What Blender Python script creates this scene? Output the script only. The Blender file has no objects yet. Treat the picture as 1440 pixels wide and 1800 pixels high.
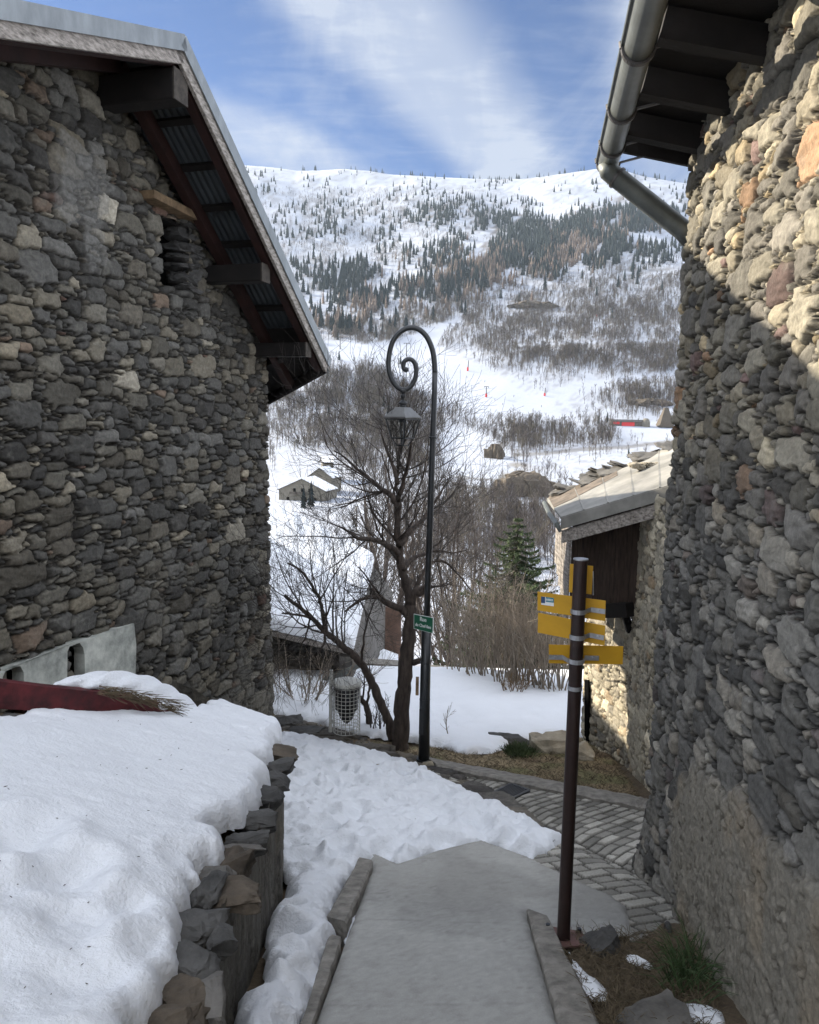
import bpy, math, random
import numpy as np
from mathutils import Vector, Matrix, noise as mnoise
SC = bpy.context.scene
COL = SC.collection
R = math.radians

# ------------------------------------------------------------------ camera
F = 1385.0                      # focal length in pixels of a 1440 x 1800 frame
PITCH, ROLL = R(6.6), R(1.0)
cam_data = bpy.data.cameras.new("camera"); cam = bpy.data.objects.new("camera", cam_data)
COL.objects.link(cam)
cam_data.sensor_fit = 'AUTO'; cam_data.sensor_width = 36.0
cam_data.lens = 36.0 * F / 1800.0
cam_data.clip_start = 0.05; cam_data.clip_end = 12000
CAM_ROT = Matrix.Rotation(math.pi/2 - PITCH, 3, 'X') @ Matrix.Rotation(ROLL, 3, 'Z')
cam.matrix_world = CAM_ROT.to_4x4()
SC.camera = cam

# ------------------------------------------------------------------ light
SUN_AZ = R(-62.0)      # direction towards the sun, measured from +Y towards +X
SUN_EL = R(26.3)
world = bpy.data.worlds.new("World"); SC.world = world; world.use_nodes = True
wn, wl = world.node_tree.nodes, world.node_tree.links
wn.clear()
def wnode(t, **kw):
    n = wn.new(t)
    for k, v in kw.items(): setattr(n, k, v)
    return n
w_out = wnode('ShaderNodeOutputWorld'); w_bg = wnode('ShaderNodeBackground')
w_sky = wnode('ShaderNodeTexSky', sky_type='NISHITA', sun_disc=False)
w_sky.sun_elevation = SUN_EL; w_sky.sun_rotation = SUN_AZ
w_sky.altitude = 1500; w_sky.air_density = 1.0; w_sky.dust_density = 0.5; w_sky.ozone_density = 2.0
w_bg.inputs['Strength'].default_value = 0.050
# cirrus: noise on the direction projected on a flat high layer
w_tc = wnode('ShaderNodeTexCoord'); w_sep = wnode('ShaderNodeSeparateXYZ')
wl.new(w_tc.outputs['Generated'], w_sep.inputs[0])
def wmath(op, a, b=None, c=None, clamp=False):
    n = wnode('ShaderNodeMath', operation=op, use_clamp=clamp)
    for i, v in enumerate((a, b, c)):
        if v is None: continue
        if isinstance(v, (int, float)): n.inputs[i].default_value = v
        else: wl.new(v, n.inputs[i])
    return n.outputs[0]
zc = wmath('MAXIMUM', w_sep.outputs[2], 0.03); zc = wmath('ADD', zc, 0.10)
ux = wmath('DIVIDE', w_sep.outputs[0], zc); uy = wmath('DIVIDE', w_sep.outputs[1], zc)
w_comb = wnode('ShaderNodeCombineXYZ'); wl.new(ux, w_comb.inputs[0]); wl.new(uy, w_comb.inputs[1])
def wnoise(scale, rot, sc, detail, rough, dist=0.0, loc=(0,0,0)):
    m = wnode('ShaderNodeMapping'); m.inputs['Rotation'].default_value = (0,0,rot); m.inputs['Scale'].default_value = sc
    m.inputs['Location'].default_value = loc
    wl.new(w_comb.outputs[0], m.inputs[0])
    n = wnode('ShaderNodeTexNoise'); n.inputs['Scale'].default_value = scale; n.inputs['Detail'].default_value = detail
    n.inputs['Roughness'].default_value = rough; n.inputs['Distortion'].default_value = dist
    wl.new(m.outputs[0], n.inputs['Vector']); return n.outputs['Fac']
def wramp(v, stops):
    r = wnode('ShaderNodeMapRange'); r.interpolation_type = 'SMOOTHSTEP'
    r.inputs['From Min'].default_value, r.inputs['From Max'].default_value = stops
    wl.new(v, r.inputs['Value']); return r.outputs[0]
# main streak: a band in layer space, running from upper left to the ridge
def wband(cx, cy, ang, w0, w1, wob=None):
    ca, sa = math.cos(ang), math.sin(ang)
    d = wmath('ADD', wmath('MULTIPLY', wmath('SUBTRACT', ux, cx), -sa), wmath('MULTIPLY', wmath('SUBTRACT', uy, cy), ca))
    if wob is not None: d = wmath('ADD', d, wmath('MULTIPLY', wmath('SUBTRACT', wob, 0.5), 0.35))
    lo = wnode('ShaderNodeMapRange'); lo.interpolation_type='SMOOTHSTEP'
    wl.new(d, lo.inputs['Value']); lo.inputs['From Min'].default_value = -w0; lo.inputs['From Max'].default_value = -w0*0.35
    hi = wnode('ShaderNodeMapRange'); hi.interpolation_type='SMOOTHSTEP'
    wl.new(d, hi.inputs['Value']); hi.inputs['From Min'].default_value = w1; hi.inputs['From Max'].default_value = w1*0.1
    return wmath('MULTIPLY', lo.outputs[0], hi.outputs[0])
n_wob = wnoise(0.9, 0.0, (1,1,1), 4, 0.55, 0.4)
n_str = wnoise(1.6, R(20), (2.2,0.7,1), 8, 0.62, 0.6, (3.1,1.7,0))
n_fin = wnoise(5.0, R(75), (1.0,3.0,1), 7, 0.62, 0.5, (7.3,2.2,0))
CLOUD_BAND = wband(0.010, 2.0, R(62), 0.30, 0.17, n_wob)
CLOUD_L = wband(-0.50, 2.25, R(50), 0.22, 0.22, n_wob)
CLOUD_R = wband(0.52, 1.75, R(70), 0.20, 0.16, n_wob)
wisps = wramp(wmath('ADD', wmath('MULTIPLY', n_str, 0.65), wmath('MULTIPLY', n_fin, 0.35)), (0.44, 0.72))
cl = wmath('ADD', wmath('MULTIPLY', CLOUD_BAND, wmath('ADD', 0.66, wmath('MULTIPLY', wisps, 0.40))), wmath('MULTIPLY', wisps, 0.36))
cl = wmath('ADD', cl, wmath('MULTIPLY', wmath('ADD', CLOUD_L, CLOUD_R), wmath('MULTIPLY', n_str, 1.05)))
cl = wmath('MINIMUM', cl, 0.88)
w_mix = wnode('ShaderNodeMixRGB'); wl.new(cl, w_mix.inputs[0]); w_dp = wnode('ShaderNodeMixRGB'); w_dp.blend_type = 'MULTIPLY'; w_dp.inputs[0].default_value = 1.0; wl.new(w_sky.outputs[0], w_dp.inputs[1]); w_dp.inputs[2].default_value = (0.29,0.44,0.66,1); wl.new(w_dp.outputs[0], w_mix.inputs[1])
w_mix.inputs[2].default_value = (3.5, 3.85, 4.5, 1)
# bright cloud sheet added out of view, overhead and behind, to brighten the shade
w_back = wnode('ShaderNodeMapRange'); w_back.interpolation_type = 'SMOOTHSTEP'; wl.new(w_sep.outputs[1], w_back.inputs['Value'])
w_back.inputs['From Min'].default_value = 0.72; w_back.inputs['From Max'].default_value = 0.45
w_mix2 = wnode('ShaderNodeMixRGB'); wl.new(wmath('MULTIPLY', w_back.outputs[0], wmath('ADD', 0.55, wmath('MULTIPLY', n_str, 0.7)), clamp=True), w_mix2.inputs[0]); wl.new(w_mix.outputs[0], w_mix2.inputs[1])
w_mix2.inputs[2].default_value = (9.6, 10.1, 11.2, 1)
w_mix = w_mix2
wl.new(w_mix.outputs[0], w_bg.inputs['Color']); wl.new(w_bg.outputs[0], w_out.inputs[0])

sun_d = bpy.data.lights.new("sun", 'SUN'); sun = bpy.data.objects.new("sun", sun_d); COL.objects.link(sun)
sun_d.energy = 3.5; sun_d.angle = R(0.5); sun_d.color = (1.0, 0.90, 0.74)
SUN_DIR = Vector((math.sin(SUN_AZ)*math.cos(SUN_EL), math.cos(SUN_AZ)*math.cos(SUN_EL), math.sin(SUN_EL)))
sun.rotation_euler = SUN_DIR.to_track_quat('Z', 'Y').to_euler()
SC.view_settings.view_transform = 'Standard'; SC.view_settings.look = 'None'
SC.view_settings.exposure = 1.85; SC.view_settings.gamma = 1.0
SC.cycles.use_adaptive_sampling = True; SC.cycles.adaptive_threshold = 0.02
SC.cycles.max_bounces = 6; SC.cycles.diffuse_bounces = 4; SC.cycles.volume_bounces = 0
SC.cycles.transparent_max_bounces = 8; SC.cycles.use_denoising = True
SC.cycles.sample_clamp_indirect = 6

# ------------------------------------------------------------------ geometry of sight: pixel (1440x1800) -> world
_c = np.array(CAM_ROT)
def ray(px, py):
    v = _c @ np.array([(px-720.0)/F, -(py-900.0)/F, -1.0]); return v
def P(px, py, D):
    v = ray(px, py); return Vector(v * (D / v[1]))
def proj(x, y, z):
    v = _c.T @ np.array([x, y, z]); return 720 + F*v[0]/-v[2], 900 - F*v[1]/-v[2]
def proj_np(x, y, z):
    M = _c.T
    a = M[0,0]*x+M[0,1]*y+M[0,2]*z; b = M[1,0]*x+M[1,1]*y+M[1,2]*z; c = M[2,0]*x+M[2,1]*y+M[2,2]*z
    return 720 + F*a/-c, 900 - F*b/-c
def on_plane(px, py, Q, n):
    v = ray(px, py); t = (Q[0]*n[0]+Q[1]*n[1]+Q[2]*n[2]) / (v[0]*n[0]+v[1]*n[1]+v[2]*n[2])
    return Vector(v*t)

# ------------------------------------------------------------------ numpy noise
_rs = np.random.RandomState(7); _T = _rs.rand(4, 256, 256).astype(np.float32)
def vnoise(x, y, k=0):
    xi = np.floor(x).astype(np.int64); yi = np.floor(y).astype(np.int64)
    fx = x-xi; fy = y-yi; fx = fx*fx*(3-2*fx); fy = fy*fy*(3-2*fy)
    T = _T[k % 4]; x0 = xi & 255; x1 = (xi+1) & 255; y0 = (yi+k*13) & 255; y1 = (yi+1+k*13) & 255
    return (T[x0,y0]*(1-fx)+T[x1,y0]*fx)*(1-fy) + (T[x0,y1]*(1-fx)+T[x1,y1]*fx)*fy
def fbm(x, y, octv=4, k=0, gain=0.5):
    s = 0; a = 1.0; tot = 0
    for o in range(octv):
        s = s + a*vnoise(x*(2.03**o)+o*17.3, y*(2.03**o)+o*9.1, k+o); tot += a; a *= gain
    return s/tot
def sstep(a, b, x):
    t = np.clip((x-a)/(b-a), 0, 1); return t*t*(3-2*t)
def sdist(px, py, poly):
    """signed distance to a polygon, positive inside (numpy arrays)"""
    n = len(poly); d = np.full(np.shape(px), 1e9); ins = np.zeros(np.shape(px), bool)
    for i in range(n):
        x1, y1 = poly[i]; x2, y2 = poly[(i+1) % n]
        ex, ey = x2-x1, y2-y1; L = ex*ex+ey*ey+1e-12
        t = np.clip(((px-x1)*ex+(py-y1)*ey)/L, 0, 1)
        d = np.minimum(d, np.hypot(px-x1-t*ex, py-y1-t*ey))
        cond = ((y1 > py) != (y2 > py)) & (px < (x2-x1)*(py-y1)/((y2-y1) if abs(y2-y1) > 1e-12 else 1e-12)+x1)
        ins ^= cond
    return np.where(ins, d, -d)

# ------------------------------------------------------------------ materials
MAT = {}
def new_mat(name):
    m = bpy.data.materials.new(name); m.use_nodes = True
    nt = m.node_tree; b = nt.nodes['Principled BSDF']; return m, nt.nodes, nt.links, b
def basic(name, col, rough=0.7, metal=0.0, noise=0.0, nscale=8.0, bump=0.0, bscale=30.0, stretch=(1,1,1), col2=None, spec=0.4, detail=6):
    m, n, l, b = new_mat(name)
    b.inputs['Roughness'].default_value = rough; b.inputs['Metallic'].default_value = metal
    b.inputs['Specular IOR Level'].default_value = spec
    b.inputs['Base Color'].default_value = (*col, 1)
    tc = n.new('ShaderNodeTexCoord'); mp = n.new('ShaderNodeMapping'); mp.inputs['Scale'].default_value = stretch
    l.new(tc.outputs['Object'], mp.inputs[0])
    if noise > 0 or col2:
        t = n.new('ShaderNodeTexNoise'); t.inputs['Scale'].default_value = nscale; t.inputs['Detail'].default_value = detail; t.inputs['Roughness'].default_value = 0.65
        l.new(mp.outputs[0], t.inputs['Vector'])
        cr = n.new('ShaderNodeValToRGB')
        c1 = [max(0, c*(1-noise)) for c in col]; c2 = [min(1, c*(1+noise)) for c in (col2 or col)]
        cr.color_ramp.elements[0].position = 0.32; cr.color_ramp.elements[1].position = 0.68
        cr.color_ramp.elements[0].color = (*c1, 1); cr.color_ramp.elements[1].color = (*c2, 1)
        l.new(t.outputs['Fac'], cr.inputs[0]); l.new(cr.outputs[0], b.inputs['Base Color'])
    if bump > 0:
        t2 = n.new('ShaderNodeTexNoise'); t2.inputs['Scale'].default_value = bscale; t2.inputs['Detail'].default_value = 8; t2.inputs['Roughness'].default_value = 0.65
        l.new(mp.outputs[0], t2.inputs['Vector'])
        bp = n.new('ShaderNodeBump'); bp.inputs['Strength'].default_value = 1.0; bp.inputs['Distance'].default_value = bump
        l.new(t2.outputs['Fac'], bp.inputs['Height']); l.new(bp.outputs[0], b.inputs['Normal'])
    MAT[name] = m; return m
def attr_mat(name, rough=0.85, var=0.35, nscale=60.0, bump=0.004, bscale=90.0, gain=1.0, spec=0.3, tint=None, tscale=1.2):
    """colour from the mesh's own 'Col' attribute, broken up by fine grain"""
    m, n, l, b = new_mat(name)
    b.inputs['Roughness'].default_value = rough; b.inputs['Specular IOR Level'].default_value = spec
    a = n.new('ShaderNodeAttribute'); a.attribute_name = 'Col'
    tc = n.new('ShaderNodeTexCoord')
    t = n.new('ShaderNodeTexNoise'); t.inputs['Scale'].default_value = nscale; t.inputs['Detail'].default_value = 7; t.inputs['Roughness'].default_value = 0.7
    l.new(tc.outputs['Object'], t.inputs['Vector'])
    mr = n.new('ShaderNodeMapRange'); mr.inputs['From Min'].default_value = 0.25; mr.inputs['From Max'].default_value = 0.75
    mr.inputs['To Min'].default_value = (1-var)*gain; mr.inputs['To Max'].default_value = (1+var)*gain
    l.new(t.outputs['Fac'], mr.inputs['Value'])
    v = n.new('ShaderNodeVectorMath'); v.operation = 'SCALE'
    l.new(a.outputs['Color'], v.inputs[0]); l.new(mr.outputs[0], v.inputs['Scale'])
    src = v.outputs[0]
    if tint:
        t3 = n.new('ShaderNodeTexNoise'); t3.inputs['Scale'].default_value = tscale; t3.inputs['Detail'].default_value = 5
        l.new(tc.outputs['Object'], t3.inputs['Vector'])
        m3 = n.new('ShaderNodeMapRange'); m3.inputs['From Min'].default_value = 0.5; m3.inputs['From Max'].default_value = 0.72; m3.inputs['To Max'].default_value = 0.6
        l.new(t3.outputs['Fac'], m3.inputs['Value'])
        mx = n.new('ShaderNodeMixRGB'); l.new(m3.outputs[0], mx.inputs[0]); l.new(src, mx.inputs[1]); mx.inputs[2].default_value = (*tint, 1); src = mx.outputs[0]
    l.new(src, b.inputs['Base Color'])
    t2 = n.new('ShaderNodeTexNoise'); t2.inputs['Scale'].default_value = bscale; t2.inputs['Detail'].default_value = 9; t2.inputs['Roughness'].default_value = 0.7
    l.new(tc.outputs['Object'], t2.inputs['Vector'])
    bp = n.new('ShaderNodeBump'); bp.inputs['Distance'].default_value = bump
    l.new(t2.outputs['Fac'], bp.inputs['Height']); l.new(bp.outputs[0], b.inputs['Normal'])
    MAT[name] = m; return m

attr_mat('rubble', var=0.45, nscale=28, bump=0.010, bscale=45)
attr_mat('rubble_fine', var=0.4, nscale=40, bump=0.006, bscale=80)
attr_mat('setts', var=0.3, nscale=70, bump=0.003, bscale=120)
attr_mat('terrain', rough=0.75, var=0.10, nscale=0.3, bump=0.6, bscale=0.05)
attr_mat('ground', var=0.5, nscale=40, bump=0.012, bscale=60)
attr_mat('tree_mass', var=0.12, nscale=0.5, bump=0.0)
basic('wood_grey', (0.19,0.165,0.14), 0.8, noise=0.55, nscale=3, bump=0.004, bscale=14, stretch=(14,1.2,14), col2=(0.30,0.27,0.24))
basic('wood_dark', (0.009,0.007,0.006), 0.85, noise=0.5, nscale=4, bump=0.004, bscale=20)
basic('loft_wood', (0.045,0.030,0.022), 0.85, noise=0.6, nscale=5, bump=0.003, bscale=20, stretch=(8,8,1))
basic('wood_end', (0.05,0.042,0.034), 0.85, noise=0.5, nscale=14, bump=0.004, bscale=30)
basic('wood_red', (0.026,0.009,0.007), 0.75, noise=0.4, nscale=6, bump=0.003, bscale=20)
basic('wood_warm', (0.17,0.115,0.065), 0.85, noise=0.5, nscale=10, bump=0.006, bscale=25)
basic('sheet_dark', (0.040,0.048,0.052), 0.55, noise=0.3, nscale=3, spec=0.4)
basic('flashing', (0.24,0.26,0.27), 0.5, metal=0.3, noise=0.2, nscale=2.5, bump=0.001, bscale=5, stretch=(8,1,1))
basic('zinc', (0.12,0.13,0.122), 0.5, metal=0.35, noise=0.3, nscale=5, bump=0.0008, bscale=30)
basic('zinc_dark', (0.085,0.08,0.078), 0.6, metal=0.3, noise=0.3, nscale=12)
basic('sheet_old', (0.185,0.18,0.16), 0.7, metal=0.1, noise=0.28, nscale=1.6, bump=0.003, bscale=12, col2=(0.26,0.25,0.225))
basic('rust', (0.13,0.105,0.082), 0.85, noise=0.5, nscale=6, bump=0.002, bscale=30)
basic('slate', (0.12,0.112,0.10), 0.8, noise=0.5, nscale=5, bump=0.008, bscale=16)
basic('rock', (0.070,0.068,0.064), 0.85, noise=0.5, nscale=5, bump=0.012, bscale=18)
basic('rock_brown', (0.085,0.068,0.050), 0.85, noise=0.6, nscale=4, bump=0.015, bscale=14)
basic('block_pale', (0.34,0.30,0.23), 0.85, noise=0.35, nscale=5, bump=0.008, bscale=18)
basic('plaster', (0.30,0.315,0.285), 0.85, noise=0.28, nscale=5, bump=0.003, bscale=40, col2=(0.47,0.48,0.43))
basic('concrete', (0.235,0.235,0.228), 0.9, noise=0.22, nscale=2.2, bump=0.0022, bscale=140, detail=12)
basic('concrete_kerb', (0.22,0.205,0.18), 0.9, noise=0.4, nscale=12, bump=0.006, bscale=50)
basic('snow', (0.83,0.85,0.88), 0.65, noise=0.03, nscale=1.5, bump=0.014, bscale=42, spec=0.25)
basic('iron_black', (0.018,0.020,0.022), 0.38, metal=0.0, noise=0.3, nscale=20, spec=0.6)
basic('iron_roof', (0.17,0.172,0.17), 0.38, metal=0.45, noise=0.15, nscale=10)
basic('iron_brown', (0.022,0.011,0.009), 0.45, noise=0.3, nscale=20, spec=0.5)
basic('plate_red', (0.14,0.075,0.065), 0.7, noise=0.4, nscale=20)
basic('sign_yellow', (0.53,0.29,0.015), 0.55, noise=0.08, nscale=9, spec=0.4)
basic('sign_green', (0.018,0.12,0.065), 0.4, spec=0.5)
basic('white_paint', (0.75,0.76,0.74), 0.5)
basic('steel', (0.42,0.43,0.45), 0.4, metal=0.7, noise=0.2, nscale=30)
basic('sticker_blue', (0.03,0.20,0.27), 0.4); basic('sticker_navy', (0.03,0.07,0.16), 0.4)
basic('bark', (0.055,0.042,0.034), 0.95, noise=0.6, nscale=18, bump=0.012, bscale=30, stretch=(1,1,0.25))
basic('twig', (0.060,0.052,0.046), 0.9)
basic('hazel', (0.24,0.20,0.155), 0.85, noise=0.4, nscale=3)
basic('needles', (0.028,0.046,0.018), 0.85, noise=0.5, nscale=2.0, col2=(0.050,0.070,0.026))
basic('needles_far', (0.014,0.024,0.026), 0.95, noise=0.3, nscale=0.2)
basic('hay', (0.11,0.085,0.052), 0.9, noise=0.5, nscale=30)
basic('green_blade', (0.05,0.085,0.03), 0.8, noise=0.4, nscale=30)
basic('red_paint', (0.075,0.010,0.012), 0.6, noise=0.6, nscale=11, bump=0.002, bscale=25)
basic('rust_brown', (0.05,0.022,0.016), 0.8, noise=0.4, nscale=20)
basic('black_void', (0.006,0.006,0.006), 1.0, spec=0.0)
basic('bin_white', (0.50,0.49,0.44), 0.5, noise=0.2, nscale=20)
basic('bag_black', (0.012,0.012,0.013), 0.3, noise=0.3, nscale=14, bump=0.02, bscale=14)
basic('house_wall', (0.17,0.155,0.125), 0.9, noise=0.2, nscale=0.4)
basic('house_dark', (0.10,0.085,0.07), 0.9, noise=0.3, nscale=0.5)
basic('brush_red', (0.15,0.095,0.07), 0.9, noise=0.3, nscale=3)
basic('red_plain', (0.55,0.03,0.03), 0.6); basic('ski_dark', (0.03,0.035,0.06), 0.7)
basic('skin', (0.5,0.3,0.22), 0.6)
basic('pink_ribbon', (0.5,0.08,0.10), 0.6)
m_, n_, l_, b_ = new_mat('glass'); b_.inputs['Transmission Weight'].default_value = 1.0; b_.inputs['Roughness'].default_value = 0.02
b_.inputs['IOR'].default_value = 1.02; b_.inputs['Base Color'].default_value = (0.95,0.97,0.97,1); MAT['glass'] = m_

# ------------------------------------------------------------------ object helpers
def wloc(o):
    v = Vector(o.location)
    while o.parent is not None:
        o = o.parent; v = v + o.location
    return v
def tag(o, label=None, cat=None, group=None, kind=None):
    if label: o['label'] = label
    if cat: o['category'] = cat
    if group: o['group'] = group
    if kind: o['kind'] = kind
    return o
def thing(name, loc, label, cat, group=None):
    o = bpy.data.objects.new(name, None); o.location = loc; o.empty_display_size = 0.2
    COL.objects.link(o); return tag(o, label, cat, group)
def link_mesh(name, me, mat, parent=None, origin=None, smooth=False):
    o = bpy.data.objects.new(name, me); COL.objects.link(o)
    if mat: me.materials.append(MAT[mat] if isinstance(mat, str) else mat)
    off = Vector((0,0,0))
    if parent is not None: o.parent = parent; off = wloc(parent)
    elif origin is not None: off = Vector(origin); o.location = off
    if off.length > 0: me.transform(Matrix.Translation(-off))
    if smooth: me.polygons.foreach_set('use_smooth', [True]*len(me.polygons))
    me.update(); return o
class MB:
    def __init__(s): s.v = []; s.f = []; s.c = None
    def add(s, vs, fs, col=None):
        b = len(s.v); s.v.extend([tuple(v) for v in vs]); s.f.extend([tuple(i+b for i in f) for f in fs])
        if col is not None:
            if s.c is None: s.c = []
            s.c.extend([col]*len(vs))
    def box(s, c, size, rot=0.0, M=None, col=None):
        x, y, z = [q/2 for q in size]; vs = []
        for a in (-1,1):
            for b in (-1,1):
                for d in (-1,1):
                    v = Vector((a*x,b*y,d*z))
                    if M is not None: v = M @ v
                    elif rot: v = Matrix.Rotation(rot,3,'Z') @ v
                    vs.append(v+Vector(c))
        s.add(vs, [(0,1,3,2),(4,6,7,5),(0,4,5,1),(2,3,7,6),(0,2,6,4),(1,5,7,3)], col)
    def beam(s, p0, p1, w, h, up=(0,0,1), col=None):
        p0, p1 = Vector(p0), Vector(p1); d = (p1-p0).normalized(); side = d.cross(Vector(up)).normalized(); u = side.cross(d)
        vs = [p + side*a*w/2 + u*b*h/2 for p in (p0,p1) for a,b in ((-1,-1),(1,-1),(1,1),(-1,1))]
        s.add(vs, [(3,2,1,0),(4,5,6,7),(0,1,5,4),(1,2,6,5),(2,3,7,6),(3,0,4,7)], col)
    def tube(s, pts, rad, n=8, cap=True, col=None):
        pts = [Vector(p) for p in pts]; k = len(pts)
        if not hasattr(rad, '__len__'): rad = [rad]*k
        rings = []; prev = None
        for i, p in enumerate(pts):
            t = (pts[min(i+1,k-1)]-pts[max(i-1,0)])
            t = t.normalized() if t.length > 1e-9 else Vector((0,0,1))
            if prev is None:
                a = Vector((1,0,0)) if abs(t.x) < 0.8 else Vector((0,1,0)); u = t.cross(a).normalized()
            else:
                u = (prev - t*prev.dot(t)); u = u.normalized() if u.length > 1e-6 else t.cross(Vector((1,0,0))).normalized()
            prev = u; w = t.cross(u)
            rings.append([p + (u*math.cos(2*math.pi*j/n)+w*math.sin(2*math.pi*j/n))*rad[i] for j in range(n)])
        vs = [v for r in rings for v in r]; fs = []
        for i in range(k-1):
            for j in range(n):
                fs.append((i*n+j, i*n+(j+1)%n, (i+1)*n+(j+1)%n, (i+1)*n+j))
        if cap: fs.append(tuple(range(n-1,-1,-1))); fs.append(tuple((k-1)*n+j for j in range(n)))
        s.add(vs, fs, col)
    def lathe(s, base, prof, n=24, M=None):
        vs = []; fs = []
        for r, z in prof:
            for j in range(n):
                v = Vector((r*math.cos(2*math.pi*j/n), r*math.sin(2*math.pi*j/n), z))
                if M is not None: v = M @ v
                vs.append(v+Vector(base))
        for i in range(len(prof)-1):
            for j in range(n): fs.append((i*n+j, i*n+(j+1)%n, (i+1)*n+(j+1)%n, (i+1)*n+j))
        fs.append(tuple(range(n-1,-1,-1))); fs.append(tuple((len(prof)-1)*n+j for j in range(n)))
        s.add(vs, fs)
    def prism(s, poly, ext, col=None):
        n = len(poly); poly = [Vector(p) for p in poly]; ext = Vector(ext)
        vs = poly + [p+ext for p in poly]
        fs = [tuple(range(n-1,-1,-1)), tuple(range(n,2*n))] + [(i,(i+1)%n,n+(i+1)%n,n+i) for i in range(n)]
        s.add(vs, fs, col)
    def build(s, name, mat, parent=None, origin=None, smooth=False):
        me = bpy.data.meshes.new(name); me.from_pydata(s.v, [], s.f)
        if s.c is not None:
            a = me.color_attributes.new('Col','FLOAT_COLOR','POINT')
            a.data.foreach_set('color', np.array([(c[0],c[1],c[2],1) for c in s.c], dtype=np.float32).ravel())
        return link_mesh(name, me, mat, parent, origin, smooth)
def bevel(o, w, seg=2):
    m = o.modifiers.new('bevel','BEVEL'); m.width = w; m.segments = seg; m.limit_method = 'ANGLE'; return o
def grid_mesh(name, X, Y, Z, col=None, keep=None, mat=None, parent=None, origin=None, smooth=True):
    """X,Y,Z: (n,m) arrays; keep: (n-1,m-1) bool"""
    n, m = X.shape
    co = np.stack([X,Y,Z], -1).reshape(-1,3).astype(np.float32)
    idx = np.arange(n*m).reshape(n,m)
    q = np.stack([idx[:-1,:-1], idx[1:,:-1], idx[1:,1:], idx[:-1,1:]], -1).reshape(-1,4)
    if keep is not None: q = q[keep.reshape(-1)]
    used = np.zeros(n*m, bool); used[q.reshape(-1)] = True
    remap = np.cumsum(used)-1; co = co[used]; q = remap[q]
    me = bpy.data.meshes.new(name)
    me.vertices.add(len(co)); me.vertices.foreach_set('co', co.reshape(-1))
    me.loops.add(q.size); me.loops.foreach_set('vertex_index', q.reshape(-1).astype(np.int32))
    me.polygons.add(len(q)); me.polygons.foreach_set('loop_start', np.arange(0,q.size,4,dtype=np.int32))
    me.polygons.foreach_set('loop_total', np.full(len(q),4,dtype=np.int32))
    me.update(calc_edges=True)
    if col is not None:
        c = col.reshape(-1,3)[used]; c = np.concatenate([c, np.ones((len(c),1))],1).astype(np.float32)
        a = me.color_attributes.new('Col','FLOAT_COLOR','POINT'); a.data.foreach_set('color', c.reshape(-1))
    return link_mesh(name, me, mat, parent, origin, smooth)
def rock_mb(mb, c, size, seed, M=None, col=None):
    """an angular boulder: a cube cut by random planes"""
    import bmesh
    rnd = random.Random(seed); bm = bmesh.new(); bmesh.ops.create_cube(bm, size=2.0)
    for k in range(13):
        n = Vector((rnd.gauss(0,1),rnd.gauss(0,1),rnd.gauss(0,1))).normalized(); d = rnd.uniform(0.86,1.12)
        g = bm.verts[:]+bm.edges[:]+bm.faces[:]
        r = bmesh.ops.bisect_plane(bm, geom=g, plane_co=n*d, plane_no=n, clear_outer=True)
        e = [x for x in r['geom_cut'] if isinstance(x, bmesh.types.BMEdge)]
        if e: bmesh.ops.contextual_create(bm, geom=e)
    bmesh.ops.triangulate(bm, faces=bm.faces[:])
    bmesh.ops.subdivide_edges(bm, edges=bm.edges[:], cuts=3, use_grid_fill=True)
    bmesh.ops.triangulate(bm, faces=[f for f in bm.faces if len(f.verts) > 4])
    bm.verts.ensure_lookup_table(); vs = []; sd_ = Vector((seed*3.7, seed*1.3, 0))
    for v in bm.verts:
        q_ = v.co*1.3 + sd_
        p = v.co*(1 + 0.16*mnoise.fractal(q_, 0.7, 2.1, 4)) + mnoise.noise_vector(q_*2.3)*0.05
        p = Vector((p.x*size[0]/2, p.y*size[1]/2, p.z*size[2]/2))
        if M is not None: p = M @ p
        vs.append(p+Vector(c))
    fs = [tuple(v.index for v in f.verts) for f in bm.faces]
    mb.add(vs, fs, col); bm.free()
# ------------------------------------------------------------------ ground shape
def Zg(x, y):
    y = np.asarray(y, float); x = np.asarray(x, float)
    z = np.interp(y, [-6, 0, 4.9, 9.7, 10.6, 14.0, 15.5], [-0.3, -1.60, -3.02, -4.15, -4.27, -4.55, -5.2])
    return z + 0*x
def G(px, py, dz=0.0, lo=1.0, hi=14.0):
    """where the sight line through a pixel meets the ground (+dz)"""
    v = ray(px, py)
    a, b = lo, hi
    f = lambda D: v[2]/v[1]*D - (float(Zg(0, D))+dz)
    for _ in range(50):
        m = (a+b)/2
        if f(m) > 0: a = m
        else: b = m
    D = (a+b)/2; p = v*(D/v[1]); return Vector(p)
# terrace above the low wall on the left
def Zt(x, y): return -1.38 - 0.165*np.asarray(y, float) + 0.27*(-np.asarray(x, float)-0.75)
def GT(px, py, dz=0.0):
    v = ray(px, py); k = 1.0
    # v*t : z = -1.38 -.165 y +.27(-x-.75)+dz
    t = (-1.38-0.2025+dz)/(v[2]+0.165*v[1]+0.27*v[0]); return Vector(v*t)

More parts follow.
